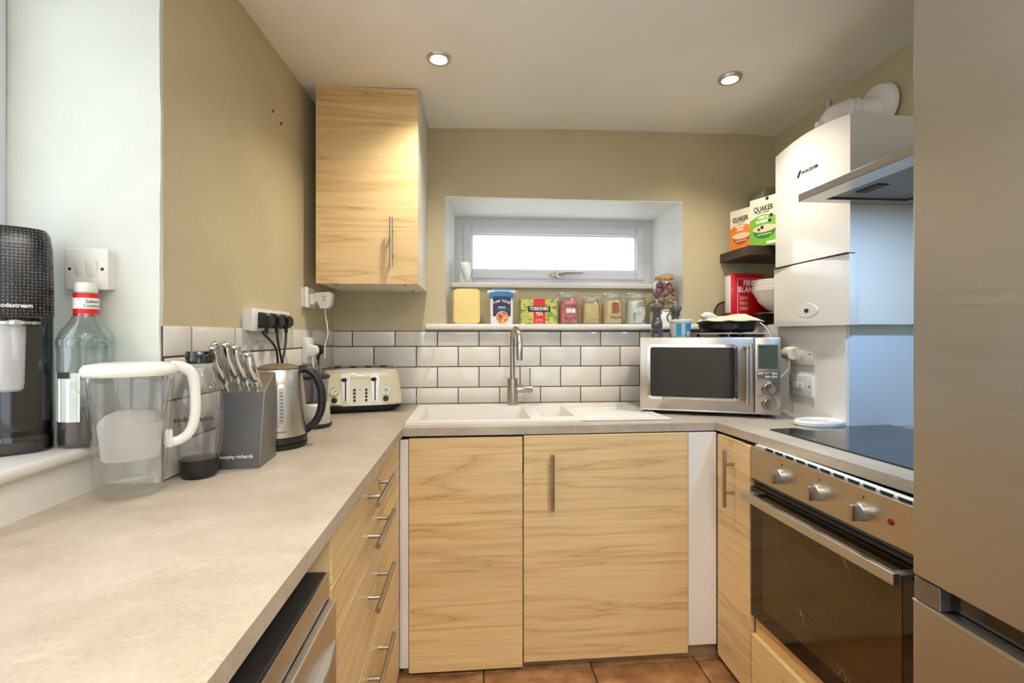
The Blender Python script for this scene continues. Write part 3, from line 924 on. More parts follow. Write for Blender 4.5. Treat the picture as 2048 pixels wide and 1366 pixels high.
# ------------------------------------------------------------------ downlights
for i, (x, y, lab) in enumerate(((-.13, 1.815, 'round recessed ceiling spotlight nearest the wall cabinet'), (1.074, 1.90, 'round recessed ceiling spotlight nearest the boiler'))):
    z = CZ(x) + .003 * (0 if i == 0 else 0)
    u = thing('downlight', lab, 'light', (x, y, z - .003), 0, 'recessed ceiling spotlights')
    m_ = MB().lathe([(.030, .004), (.033, -.006), (.044, -.006), (.047, .0), (.047, .012)], (0, 0, 0), 36, caps=False); obj('bezel', m_, 'alu', u)
    obj('bulb', MB().lathe([(.0, -.002), (.026, -.003), (.030, .002), (.030, .01)], (0, 0, 0), 28), emit('downlight_lens', '#fff1d8', 14), u)
    spot('downlight_beam', (x, y, z - .02))
for x, y in ((-.13, .10), (.62, .10), (.3, -1.5)):  # added unseen spots giving fill light from behind the camera
    spot('added_fill_beam', (x, y, CZ(x) - .02))

#OBJECTS#
# ------------------------------------------------------------------ things on the side window sill
ST = 1.016
u = thing('soda_maker', 'tall black drinks carbonating machine on the side window sill', 'soda maker', (-.964, 1.085, ST), 40)
u.scale = (.87, 1, 1)
m_ = MB().loft([sring(0, .0, z, .066 * k, .064 * k, 3.2) for z, k in ((0, .96), (.004, 1), (.030, 1), (.036, .985))]); obj('base', m_, 'black_gloss', u)
m_ = MB().loft([sring(0, .020, z, .065, .042, 3.5) for z in (.034, .10, .20, .285)]); obj('column', m_, 'black_gloss', u)
m_ = MB().loft([sring(0, 0, z, .066 * k, .064 * k, 3.2) for z, k in ((.280, .97), (.284, 1), (.36, .985), (.43, .955), (.455, .90), (.466, .80), (.470, .5))]); obj('head', m_, 'dots', u, 45)
m_ = MB().lathe([(.016, .281), (.040, .2795), (.046, .272), (.046, .266), (.04, .263), (.016, .269)], (-.002, -.020, 0), 36, sy=.95); v_ = obj('nozzle_ring', m_, 'chrome', u)
for k in range(8):
    a = 2 * PI * k / 8 + .3
    obj('vent', MB().box((-.008, -.004, -.0015), (.008, .004, .0015), .001), 'black', v_, 0, (-.002 + .030 * math.cos(a), -.020 + .028 * math.sin(a), .2655), (rad(12), 0, a))
m_ = MB().lathe([(.008, .268), (.008, .240), (.0055, .230), (.0045, .200), (.0025, .196)], (-.002, -.026, 0), 20); obj('nozzle', m_, 'white', u)
m_ = MB().lathe([(.017, .128), (.022, .132), (.0238, .143), (.027, .265), (.0255, .265), (.022, .144), (.015, .132)], (-.010, -.030, 0), 32); obj('shroud', m_, 'frost', u)
text('sodastream', .0122, (0, -.0635, .304), (90, 0, 0), 'inkwhite', u, 'logo', bold=.0002)

u = thing('syrup_bottle', 'tall clear syrup bottle with red neck label and white cap on the sill', 'bottle', (-.861, 1.130, ST), 38)
u.scale = (.86, .86, .955)
m_ = MB().lathe([(.046, 0), (.054, .004), (.056, .02), (.0545, .05), (.056, .06), (.056, .215), (.0575, .225), (.0575, .245), (.052, .262), (.036, .283), (.0265, .30), (.0245, .315), (.024, .355), (.021, .357), (.021, .372)], (0, 0, 0), 40); obj('glass_body', m_, 'aqua', u)
m_ = MB().lathe([(.044, .004), (.0515, .008), (.053, .03), (.0525, .082), (.0, .083)], (0, 0, 0), 36); obj('syrup', m_, 'syrup', u)
m_ = MB().lathe([(.0255, .300), (.0258, .300), (.0258, .352), (.0255, .352)], (0, 0, 0), 36, caps=False); b_ = obj('neck_label', m_, 'red', u)
m_ = MB().lathe([(.0261, .316), (.0264, .316), (.0264, .341), (.0261, .341)], (0, 0, 0), 36, caps=False); obj('white_band', m_, 'inkwhite', b_)
text('Salted', .0115, (.011, -.0268, .333), (90, 0, 22), 'ink', b_)
text('Caramel', .0105, (.011, -.0268, .323), (90, 0, 22), 'ink', b_)
m_ = MB().lathe([(.0225, .352), (.0235, .354), (.0235, .374), (.022, .377), (.0, .377)], (0, 0, 0), 32); obj('cap', m_, 'white', u)
for k in range(11):
    a = 2 * PI * k / 11
    obj('shoulder_boss', MB().ico((0, 0, 0), .0125, 2, (1, .35, 1.0)), 'aqua', u, 60, (.0545 * math.sin(a), -.0545 * math.cos(a), .238), (0, 0, a))
m_ = MB().lathe([(.0562, .06), (.0566, .06), (.0566, .17), (.0562, .17)], (0, 0, 0), 14, caps=False)
bm_ = m_.bm
bmesh.ops.delete(bm_, geom=[f for f in bm_.faces if f.calc_center_median().x > -.022 or f.calc_center_median().y > .03], context='FACES')
l_ = obj('back_label', m_, 'inkwhite', u)
obj('label_band', MB().box((-.016, -.0006, .158), (.016, .0004, .172)), 'ink', l_, 0, (-.043, -.037, 0), (0, 0, rad(-50)))

# light switch on the white return
u = thing('light_switch', 'white double rocker light switch on the white plaster return', 'light switch', (-.883, 1.186, 1.411))
obj('back_box', MB().box((-.046, -.020, -.046), (.046, .006, .046), .004), 'white', u)
obj('face_plate', MB().box((-.048, -.029, -.048), (.048, -.019, .048), .004), 'white', u)
for x in (-.012, .012):
    obj('rocker', MB().prism([(-.0295, -.018), (-.0375, .018), (-.026, .018), (-.026, -.018)], x - .011 + .003, x + .011 + .003, 'x', .001), 'white', u)
for x in (-.034, .036):
    obj('screw', MB().lathe([(.0, -.0298), (.0035, -.0295), (.004, -.028)], (x, 0, 0), 12, 'y'), 'charcoal', u)

# ------------------------------------------------------------------ things on the left worktop
u = thing('filter_jug', 'clear plastic water filter jug with white lid and handle', 'jug', (-.746, 1.100, WT), 34)
u.scale = (.90, .95, 1)
S = 3.0
out = [(.004, .050, .038), (.010, .060, .046), (.035, .069, .054), (.13, .076, .058), (.262, .086, .064)]
m_ = MB().loft([sring(0, 0, z, a, b, S) for z, a, b in out], False)
t = bmesh.new(); t.faces.new([t.verts.new(p) for p in sring(0, 0, .004, .050, .038, S)]); m_._join(t)
obj('body', m_, 'jug', u, 50)
m_ = MB().loft([sring(0, 0, z, a, b, S) for z, a, b in ((.080, .050, .038), (.084, .056, .043), (.135, .061, .047), (.160, .064, .049), (.176, .050, .038), (.184, .030, .026))]); obj('filter_hopper', m_, 'frost', u, 50)
m_ = MB().loft([sring(0, 0, z, a, b, S) for z, a, b in ((.160, .066, .051), (.20, .072, .055), (.25, .081, .060))], False); obj('funnel', m_, 'clear', u, 50)
m_ = MB().loft([sring(.0, 0, z, a, b, S) for z, a, b in ((.262, .088, .066), (.268, .094, .070), (.278, .094, .070), (.286, .088, .066), (.290, .060, .045))]); obj('lid', m_, 'white', u, 50)
m_ = MB().loft([[(-.080, -.02, .215), (-.080, .02, .215), (-.078, .022, .26), (-.078, -.022, .26)], [(-.108, -.006, .246), (-.108, .006, .246), (-.108, .008, .252), (-.108, -.008, .252)]]); obj('spout', m_, 'jug', u, 0)
m_ = MB().tube([(.078, 0, .278), (.105, 0, .274), (.124, 0, .255), (.130, 0, .21), (.129, 0, .16), (.118, 0, .125), (.096, 0, .108), (.072, 0, .105)], [.0135, .013, .0125, .012, .012, .012, .011, .011], 12, smooth=5, flat=.75); obj('handle', m_, 'white', u)
obj('handle_clip', MB().box((.066, -.012, .095), (.082, .012, .135), .004), 'white', u)

u = thing('carbonating_bottle', 'clear drinks bottle with black cap and black foot beside the knife block', 'bottle', (-.676, 1.232, WT), 20)
m_ = MB().lathe([(.041, .045), (.046, .058), (.0505, .10), (.052, .15), (.0505, .19), (.044, .228), (.035, .255), (.029, .270), (.0275, .285)], (0, 0, 0), 40, caps=False); obj('body', m_, 'clear', u, 60)
m_ = MB().lathe([(.034, 0), (.038, .004), (.041, .02), (.043, .046), (.040, .047), (.0, .049)], (0, 0, 0), 36); obj('foot', m_, 'black', u)
m_ = MB().lathe([(.028, .280), (.030, .282), (.030, .306), (.028, .310), (.0, .310)], (0, 0, 0), 36); obj('cap', m_, 'black_gloss', u)
m_ = MB().lathe([(.0285, .270), (.0305, .271), (.0305, .279), (.0285, .280)], (0, 0, 0), 36); obj('neck_ring', m_, 'frost', u)
text('sodastream', .0175, (-.004, -.0535, .150), (90, 0, -4), 'ink', u, 'logo', bold=.0002)

u = thing('knife_block', 'grey metal knife block with a leaning curved front', 'knife block', (-.614, 1.288, WT), 5)
prof = [(0, 0), (.003, .03), (.008, .06), (.0155, .10), (.024, .14), (.030, .17), (.034, .196), (.128, .243), (.132, .20), (.130, 0)]
obj('body', MB().prism(prof, -.056, .056, 'x', .0015), 'greysteel', u, 25)
t = MB(); pf = prof[:7]
t.loft([[(-.0545, y - .0012, z) for y, z in pf] + [(-.0545, y + .002, z) for y, z in reversed(pf)], [(.0545, y - .0012, z) for y, z in pf] + [(.0545, y + .002, z) for y, z in reversed(pf)]])
obj('front_plate', t, 'blockfront', u, 30)
text('morphy richards', .0125, (-.003, -.0002, .032), (84, 0, 0), 'inkwhite', u, 'logo', bold=.0001)
KN = [(-.052, .085, .118, 'steel handled knife at the back of the grey block, by the black bottle cap'),
      (-.042, .052, .125, 'steel handled knife in the grey block, first of the front row from the window side'),
      (-.014, .062, .130, 'tallest steel handled knife in the grey block, second of its row'),
      (.010, .056, .126, 'steel handled knife in the grey block, third of its row'),
      (.036, .054, .105, 'shorter steel handled knife at the kettle end of the grey block')]
BR = Matrix.Translation((-.614, 1.288, WT)) @ Matrix.Rotation(rad(5), 4, 'Z')
for x, y, ln, lab in KN:
    z = .196 + (y - .034) * .5
    p = BR @ Vector((x, y, z))
    k_ = thing('knife', lab, 'knife', p, 5, 'steel knives in the block')
    d = Vector((-.10, -.50, .86)); sd = Vector((0, .86, .50))
    pts = [d * 0, d * ln * .16, d * ln * .38 + sd * -.005, d * ln * .62 + sd * -.006, d * ln * .85 + sd * .001, d * ln + sd * .008]
    obj('handle', MB().tube([d * ln * .1] + pts[1:], [.009, .010, .0135, .0135, .0115, .011], 14, smooth=5, flat=.85), 'chrome', k_, 60)
    obj('bolster', MB().tube([d * -.004, d * ln * .07, d * ln * .16], [.010, .011, .0098], 12, flat=.8), 'chrome', k_, 60)
    obj('pommel', MB().ico(pts[-1] + sd * -.003 , .0125, 2, (.9, 1.15, .75)), 'chrome', k_, 60)

u = thing('kettle', 'brushed steel jug kettle with black handle and oval water gauge', 'kettle', (-.612, 1.548, WT), 12)
obj('power_base', MB().lathe([(.0, 0), (.082, 0), (.084, .004), (.084, .014), (.080, .016)], (0, 0, 0), 44), 'black', u)
obj('foot_ring', MB().lathe([(.078, .016), (.0835, .018), (.0835, .036), (.080, .037)], (0, 0, 0), 44), 'black', u)
m_ = MB().lathe([(.079, .036), (.0825, .038), (.0825, .06), (.081, .10), (.0775, .15), (.072, .20), (.0665, .238), (.064, .243), (.060, .243)], (0, 0, 0), 56); obj('body', m_, 'steel', u)
m_ = MB().lathe([(.0615, .242), (.062, .247), (.052, .254), (.03, .259), (.0, .261)], (0, 0, 0), 40); obj('lid', m_, 'lid_brown', u)
m_ = MB().tube([(.060, 0, .240), (.085, 0, .240), (.112, 0, .212), (.127, 0, .165), (.126, 0, .115), (.111, 0, .075), (.084, 0, .048), (.074, 0, .045)], [.012, .0125, .013, .013, .013, .0125, .011, .009], 14, smooth=5, flat=1.15); obj('handle', m_, 'black', u)
m_ = MB().loft([[(-.060, -.022, .20), (-.060, .022, .20), (-.056, .026, .242), (-.056, -.026, .242)], [(-.078, -.006, .226), (-.078, .006, .226), (-.080, .010, .243), (-.080, -.010, .243)]]); obj('spout', m_, 'steel', u)
gz = [(.0795, .09), (.0755, .17), (.0705, .21)]
g_ = obj('gauge_frame', MB().prism(rrect(.026, .132, .0125), -.004, .0, 'y', .001), 'alu', u, 30, (.020, -.0755, .135), (rad(-4.5), 0, rad(15)))
obj('gauge_window', MB().prism(rrect(.013, .110, .006), -.0055, -.003, 'y', .0008), 'frost', g_, 30)
m_ = MB()
for k in range(9): m_.box((-.003, -.0062, -.045 + .0105 * k), (.004 if k % 2 else .002, -.005, -.0425 + .0105 * k))
o_ = obj('gauge_marks', m_, 'ink', g_, 0); o_['kind'] = 'stuff'
text('TOBERMORY', .0082, (.012, -.0838, .056), (88, 0, 9), 'ink', u, 'logo')

u = thing('food_processor', 'small silver food processor with clear bowl behind the kettle', 'food processor', (-.607, 1.862, WT), 15)
obj('base', MB().lathe([(.060, 0), (.064, .004), (.066, .014), (.064, .018)], (0, 0, 0), 36), 'charcoal', u)
obj('motor_body', MB().loft([sring(0, 0, z, a, a, 2.6) for z, a in ((.017, .062), (.022, .063), (.06, .059), (.088, .057), (.094, .053))]), 'processor_grey', u, 45)
obj('chrome_band', MB().lathe([(.0635, .020), (.0655, .022), (.0655, .027), (.0635, .029)], (0, 0, 0), 40), 'chrome', u)
obj('control_panel', MB().loft([[(-.03, -.058, .045), (.03, -.058, .045), (.028, -.056, .083), (-.028, -.056, .083)], [(-.03, -.0635, .045), (.03, -.0635, .045), (.028, -.0605, .083), (-.028, -.0605, .083)]]), 'alu', u, 0)
obj('bowl', MB().lathe([(.046, .094), (.050, .097), (.054, .187), (.052, .187), (.048, .10)], (0, 0, 0), 40), 'smoke', u)
obj('chopping_blade', MB().lathe([(.012, .097), (.010, .17), (.004, .176)], (0, 0, 0), 16).box((-.04, -.006, .105), (.04, .006, .107)), 'greysteel', u)
obj('lid', MB().lathe([(.056, .184), (.058, .187), (.058, .195), (.052, .199), (.0, .2)], (0, 0, 0), 40), 'charcoal', u)
obj('feed_tube', MB().loft([sring(0, 0, z, .026, .020, 3) for z in (.197, .235)], False), 'smoke', u, 40)
obj('bowl_handle', MB().tube([(-.052, -.02, .18), (-.078, -.03, .165), (-.078, -.03, .115), (-.05, -.02, .105)], .007, 8, smooth=4), 'smoke', u)

u = thing('toaster', 'cream enamel four-slot toaster with chrome trim and black base', 'toaster', (-.522, 2.272, WT), 13)
def tring(z, a, b): return sring(0, 0, z, a, b, 5, 64)
obj('base', MB().loft([tring(z, a, b) for z, a, b in ((0, .150, .088), (.006, .160, .097), (.020, .176, .108), (.034, .183, .113))]), 'black', u, 40)
obj('chrome_trim', MB().loft([tring(.034, .1835, .1135), tring(.040, .1835, .1135)]), 'chrome', u, 40)
obj('body', MB().loft([tring(z, a, b) for z, a, b in ((.040, .182, .112), (.10, .176, .107), (.16, .167, .100), (.186, .161, .095), (.194, .156, .090))]), 'toaster', u, 40)
t_ = obj('top_plate', MB().loft([tring(.194, .150, .086), tring(.200, .148, .084)]), 'greysteel', u, 40)
for x in (-.105, -.038, .03, .097):
    obj('slot', MB().box((x - .014, -.065, .198), (x + .014, .065, .2012)), 'dark', t_, 0)
def onface(z): return -.112 + (z - .04) * .1   # front face slopes back a little
for x in (-.068, .058):
    pts = [(x - .010, .050), (x + .010, .050)] + [(x + .020 * math.cos(a), .158 + .020 * math.sin(a)) for a in [rad(q) for q in range(0, 181, 20)]]
    l_ = obj('lever_plate', MB().prism(pts, -.004, .002, 'y'), 'satin', u, 30, (0, -.107, 0), (rad(-6), 0, 0))
    l_.location = (0, -.1155, 0)
    obj('lever_slot', MB().box((x - .003, -.0055, .055), (x + .003, -.003, .160)), 'black', l_, 0)
    obj('lever_knob', MB().ico((x - .006, -.012, .150), .011, 2, (1.2, .9, .8)), 'black', l_, 60)
for x in (-.115, .105):
    b_ = obj('browning_gauge', MB().lathe([(.0, -.002), (.017, -.0025), (.019, -.001), (.019, .004)], (0, 0, 0), 28, 'y'), 'chrome', u, 35, (x, onface(.10) - .0005, .098), (rad(-6), 0, 0))
    obj('gauge_face', MB().lathe([(.0, -.0032), (.0155, -.003), (.0155, -.001)], (0, 0, 0), 28, 'y'), 'dial', b_)
    obj('gauge_needle', MB().box((-.001, -.0042, -.004), (.001, -.0032, .012)), 'ink', b_, 0, None, (0, rad(50), 0))
    obj('dial_knob', MB().lathe([(.012, 0), (.012, -.012), (.009, -.015), (.0, -.015)], (0, 0, 0), 24, 'y'), 'black', u, 35, (x, onface(.063), .063))
for x in (-.034, .016):
    for k in range(4):
        obj('button', MB().lathe([(.0055, .002), (.0055, -.004), (.0, -.005)], (0, 0, 0), 14, 'y'), 'charcoal', u, 35, (x + .004, onface(.06) - .001, .058 + .0155 * k))
m_ = MB()
for k in range(4): m_.box((-.013, -.0008, .0575 + .0155 * k), (.001, .0006, .0590 + .0155 * k))
obj('button_marks', m_, 'ink', u, 0, (.0, -.1095, 0), (rad(-2), 0, 0))['kind'] = 'stuff'
obj('badge', MB().prism(rrect(.038, .011, .0045), -.002, .002, 'y'), 'alu', u, 30, (-.005, onface(.165), .168), (rad(-6), 0, 0))

# ------------------------------------------------------------------ sockets, plugs and leads on the left wall
LM = Matrix.Translation((-.70, BY, 0)) @ Matrix.Rotation(rad(TH), 4, 'Z')
def lw(y, n, z): return LM @ Vector((n, y, z))
def wall_plate(name, label, y0, y1, z0, z1, d, group='sockets on the left wall', n0=.0):
    u = thing(name, label, 'socket', lw((y0 + y1) / 2, n0, (z0 + z1) / 2), TH, group)
    hy, hz = (y1 - y0) / 2, (z1 - z0) / 2
    obj('back_box', MB().box((-.001, -hy + .003, -hz + .003), (d - .006, hy - .003, hz - .003), .002), 'white', u)
    obj('face_plate', MB().box((d - .008, -hy, -hz), (d, hy, hz), .003), 'white', u)
    return u
def plug(label, p, rz, mat, cat='plug', k=1.0, group=None, prongs=True):
    u = thing('plug', label, cat, p, rz, group)
    prof = [(0, .026), (.010, .026), (.030, .020), (.036, .010), (.036, -.012), (.028, -.022), (.010, -.025), (0, -.025)]
    m_ = MB().loft([[(x * k, -.022 * k * q, z * k * q) for x, z in prof] for q in (.86,)] + [[(x * k, y * k, z * k) for x, z in prof] for y in (-.017, .017)] + [[(x * k, .022 * k, z * k * .86) for x, z in prof]])
    obj('body', m_, mat, u, 40)
    obj('cord_grip', MB().tube([(.018 * k, 0, -.022 * k), (.019 * k, 0, -.042 * k)], [.0075 * k, .005 * k], 10), mat, u)
    return u
s_ = wall_plate('socket', 'long white surface socket on the left wall feeding three black plugs', -.871, -.590, 1.272, 1.346, .032)
s2 = wall_plate('socket', 'white socket with a charger plugged in, on the left wall below the wall cabinet', -.400, -.300, 1.375, 1.462, .022)
s3 = wall_plate('socket', 'white socket on the tiles behind the food processor', -.405, -.30, 1.141, 1.250, .018, n0=.007)
for i, (y, lab, path) in enumerate(((-.815, 'black plug nearest the knife block in the long socket', [(0, -.05, -.04), (.004, .10, -.09), (.004, .14, -.16)]),
                      (-.740, 'middle black plug of the three in the long socket', [(0, 0, -.04), (.0, .02, -.08), (.0, .085, -.16)]),
                      (-.665, 'black plug farthest from the knife block in the long socket', [(0, 0, -.04), (0, -.01, -.08), (.0, -.06, -.16)]))):
    u = plug(lab, lw(y, .0322, 1.308), TH, 'black', group='black plugs')
    pts = [(.019, 0, -.040)] + [(.019 + p[0], p[1] * .55, p[2]) for p in path] + [(.03, path[-1][1] * .6, -.24)]
    obj('cord', MB().tube(pts, .0040, 8, smooth=6), 'cable_black', u)
u = thing('charger', 'chunky white phone charger plugged in below the wall cabinet', 'charger', lw(-.350, .0222, 1.41), TH)
obj('plug_body', MB().box((0, -.024, -.022), (.024, .024, .026), .006), 'white', u)
m_ = MB().loft([sring(0, 0, 0, .001, .001, 4)] ) if False else MB().prism([(.022, .030), (.085, .034), (.094, .022), (.088, -.022), (.076, -.036), (.044, -.038), (.034, -.012), (.022, -.006)], -.019, .019, 'y', .004)
obj('body', m_, 'white', u)
for k, (zz, h) in enumerate(((.012, .012), (-.002, .008))):
    text('EU' if k == 0 else 'UK', .010, (.062, -.0195, zz), (90, 0, 0), 'ink', u)
obj('cord', MB().tube([(.060, 0, -.036), (.062, 0, -.07), (.072, -.01, -.11), (.074, -.01, -.15), (.064, -.01, -.19), (.062, -.01, -.25)], .0022, 8, smooth=6), 'cable_white', u)
u = plug('white plug in the tile socket behind the food processor', lw(-.385, .0255, 1.195), TH, 'white')
obj('cord', MB().tube([(.019, 0, -.04), (.02, .0, -.07), (.03, .0, -.12)], .0035, 8, smooth=4), 'cable_white', u)
u = plug('black plug beside the white plug behind the food processor', lw(-.325, .0255, 1.195), TH, 'black')
obj('cord', MB().tube([(.019, 0, -.04), (.02, .0, -.07), (.03, .0, -.12)], .0035, 8, smooth=4), 'cable_black', u)
m_ = MB().tube([lw(-.61, .026, 1.272), lw(-.605, .018, 1.22), lw(-.57, .018, 1.14), lw(-.55, .02, 1.05), lw(-.55, .03, .92)], .0028, 8, smooth=6)
tag(obj('flex', m_, 'cable_white'), 'thin white flex hanging from the end of the long socket', 'cable')
m_ = MB().tube([(-.165, 2.40, 1.318), (-.175, 2.382, 1.30), (-.185, 2.405, 1.26), (-.215, 2.415, 1.12), (-.255, 2.418, 1.02), (-.285, 2.41, .935)], .0011, 6, smooth=6)
tag(obj('wire', m_, 'cable_white'), 'fine white wire trailing from the ledge down the tiles to the toaster', 'cable')

# ------------------------------------------------------------------ things on the tiled ledge
LT = 1.3162
u = thing('canister', 'pale yellow rounded canister at the left end of the ledge', 'canister', (-.032, 2.50, LT))
obj('body', MB().prism(rrect(.138, .184, .024, 0, .092), -.045, .045, 'y', .004), 'yellow', u)
obj('front_panel', MB().prism(rrect(.128, .160, .020, 0, .082), -.0465, -.043, 'y', .001), 'yellow', u)
obj('badge', MB().prism(rrect(.028, .009, .004, .012, .028), -.0472, -.046, 'y'), 'yellow', u)

u = thing('flour_bag', 'navy and white bag of flour with a blue folded top', 'flour bag', (.150, 2.50, LT))
obj('bag', MB().loft([[(x, y, z) for x, y in rrect(w_, d_, .008)] for z, w_, d_ in ((0, .112, .062), (.01, .118, .066), (.10, .120, .068), (.14, .118, .058), (.160, .120, .030))]), 'bagwhite', u, 50)
p_ = obj('front_print', MB().prism(rrect(.092, .104, .002, 0, .094), -.036, -.033, 'y'), 'navy', u, 0)
obj('blue_top', MB().loft([[(x, y, z) for x, y in rrect(w_, d_, .006)] for z, w_, d_ in ((.138, .122, .074), (.150, .124, .056), (.164, .120, .028), (.190, .118, .010))]), 'blue', u, 50)
obj('photo_disc', MB().prism(ell(.030, .030, .002, .036, 28), -.0385, -.0355, 'y'), 'food', u, 0)
obj('photo_rim', MB().prism(ell(.0325, .0325, .002, .036, 28), -.0375, -.0350, 'y'), 'cardcream', u, 0)
arctext('FINE FLOUR', .017, .075, 0, -.0365, .122, 'inkwhite', p_, 62)
obj('text_panel', MB().prism(rrect(.040, .009, .003, 0, .088), -.0372, -.035, 'y'), 'paleblue', p_, 0)
text('CHAPATTI', .0075, (0, -.0374, .088), (90, 0, 0), 'inkwhite', p_)
obj('text_rule', MB().box((-.036, -.0366, .0765), (.036, -.035, .0778)), 'paleblue', p_, 0)
u = thing('bag_clip', 'white plastic bag clip closing the flour bag', 'clip', (.153, 2.50, LT + .170))
obj('jaw', MB().box((-.078, -.012, -.006), (.078, -.0065, .010), .002), 'white', u)
obj('jaw', MB().box((-.078, .0065, -.006), (.078, .012, .010), .002), 'white', u)
obj('hinge', MB().box((.070, -.012, -.006), (.080, .012, .010), .002), 'white', u)
obj('slot', MB().box((-.040, -.0126, .001), (.040, -.0116, .0045)), 'charcoal', u, 0)

u = thing('tea_box', 'green landscape-print tea box with a red band', 'tea box', (.345, 2.50, LT), 1.5)
obj('carton', MB().box((-.096, -.035, 0), (.096, .055, .133), .001), 'tea', u, 0)
b_ = obj('red_band', MB().box((-.029, -.0357, .0005), (.033, -.034, .1335)), 'red', u, 0)
obj('name_panel', MB().box((-.058, -.0367, .066), (.060, -.035, .096), .0003), 'ink', u, 0)
text('YORKSHIRE', .0255, (0.001, -.0372, .0815), (90, 0, 0), 'inkwhite', u, 'logo', sx=.74, bold=.0005)
text('TEA', .026, (.001, -.0368, .054), (90, 0, 0), 'inkwhite', u, 'logo', sx=.85, bold=.0006)
text('Let\'s have a', .008, (.001, -.0366, .026), (90, 0, 0), 'inkwhite', b_)
text('proper brew', .008, (.001, -.0366, .018), (90, 0, 0), 'inkwhite', b_)
text('240 TEA BAGS', .007, (.001, -.0366, .004), (90, 0, 0), 'inkwhite', b_)

def clip_jar(label, x, r, h, square=2.0, y=2.50, z=LT, seal='frost'):
    u = thing('clip_jar', label, 'jar', (x, y, z), 0, 'clip-top jars')
    R = lambda zz, k: sring(0, 0, zz, r * k, r * k, square, 40)
    m_ = MB().loft([R(0, .90), R(.004, .97), R(h * .68, .97), R(h * .76, .93), R(h * .80, .82), R(h * .86, .80)], False)
    obj('glass_body', m_, 'jar', u, 50)
    obj('rubber_seal', MB().lathe([(r * .80, h * .86), (r * .95, h * .865), (r * .95, h * .885), (r * .80, h * .89)], (0, 0, 0), 36), seal, u)
    obj('lid', MB().lathe([(r * .84, h * .89), (r * .93, h * .90), (r * .92, h * .95), (r * .80, h * .985), (r * .5, h), (.0, h)], (0, 0, 0), 36), 'jar', u)
    for q in (.845, .93):
        obj('wire_bail', MB().tube([(r * .95 * math.cos(a), r * .95 * math.sin(a), h * q) for a in [2 * PI * i / 28 for i in range(28)]], .0013, 6, True), 'chrome', u)
    obj('clasp', MB().tube([(-r * .95, -.004, h * .93), (-r * 1.10, -.006, h * .86), (-r * 1.07, -.006, h * .66), (-r * 1.03, -.002, h * .62), (-r * 1.07, .006, h * .70), (-r * .95, .004, h * .85)], .0013, 6), 'chrome', u)
    return u
def bag_in_jar(label, x, r, h, mat, sq=2.4, y=2.50, z=LT, cat='sugar'):
    u = thing('sugar_bag', label, cat, (x, y, z + .004))
    obj('bag', MB().loft([sring(0, 0, zz * h, r * k, r * k, sq, 28) for zz, k in ((0, .88), (.02, .95), (.3, .97), (.6, .94), (.85, .9), (.97, .8), (1, .5))]), mat, u, 60)
    return u
clip_jar('clip-top glass jar of pink sugar beside the tea box', .510, .056, .172)
u = bag_in_jar('pink and red bag of sugar packed inside the first clip-top jar', .510, .0515, .134, 'pink')
text('UNREFINED', .014, (.004, -.0516, .094), (90, 0, 3), 'pinkdark', u, bold=.0004)
obj('label', MB().box((-.020, -.0525, .056), (.026, -.0475, .078), .0004), 'inkwhite', u, 0)
for x, zz, a in ((-.022, .028, 30), (.0, .022, -20), (.022, .030, 50)):
    obj('flower_print', MB().prism(ell(.010, .006, 0, 0, 12), -.002, .002, 'y'), 'pinkdark', u, 0, (x, -.0465 if abs(x) > .01 else -.0505, zz), (0, rad(a), 0))
clip_jar('smaller square clip-top jar full of golden sugar', .629, .050, .148, 3.6)
u = bag_in_jar('loose golden sugar filling the smaller square jar', .629, .0455, .115, 'caster', 3.6)
text('demerara', .008, (.014, -.0462, .024), (90, 0, 0), 'ink', u)
clip_jar('clip-top jar holding a cream sugar bag with a big brown letter', .746, .057, .173)
u = bag_in_jar('cream bag of sugar printed with a big brown letter B', .746, .0525, .128, 'bag')
text('B', .074, (.008, -.0535, .082), (90, 0, 4), 'brownb', u, 'logo', bold=.0035)
text('Golden Caster', .0112, (.010, -.0532, .034), (90, 0, 4), 'ink', u, bold=.0003)
text('SUGAR', .007, (.010, -.0532, .024), (90, 0, 4), 'ink', u)
clip_jar('clip-top jar holding a white and blue sugar bag next to the tall jar', .879, .056, .173)
u = bag_in_jar('white sugar bag with pale blue bands inside the last clip-top jar', .879, .0515, .128, 'bagwhite')
text('ICING', .017, (.014, -.0518, .112), (90, 0, 6), 'ink', u, bold=.0003)
text('SUGAR', .014, (.014, -.0518, .097), (90, 0, 6), 'ink', u, bold=.0002)
m_ = MB().prism(rrect(.014, .050, .004, 0, 0), -.002, .002, 'y'); obj('blue_band', m_, 'paleblue', u, 0, (-.022, -.0465, .034), (0, 0, rad(-24)))
m_ = MB().prism([(-.012, -.03), (.012, -.03), (.012, .012)], -.002, .002, 'y'); obj('blue_corner', m_, 'blue', u, 0, (.030, -.0415, .036), (0, 0, rad(36)))
obj('stamp', MB().prism(ell(.012, .008, 0, 0, 18), -.001, .001, 'y'), 'dial', u, 0, (.0, -.0520, .060))

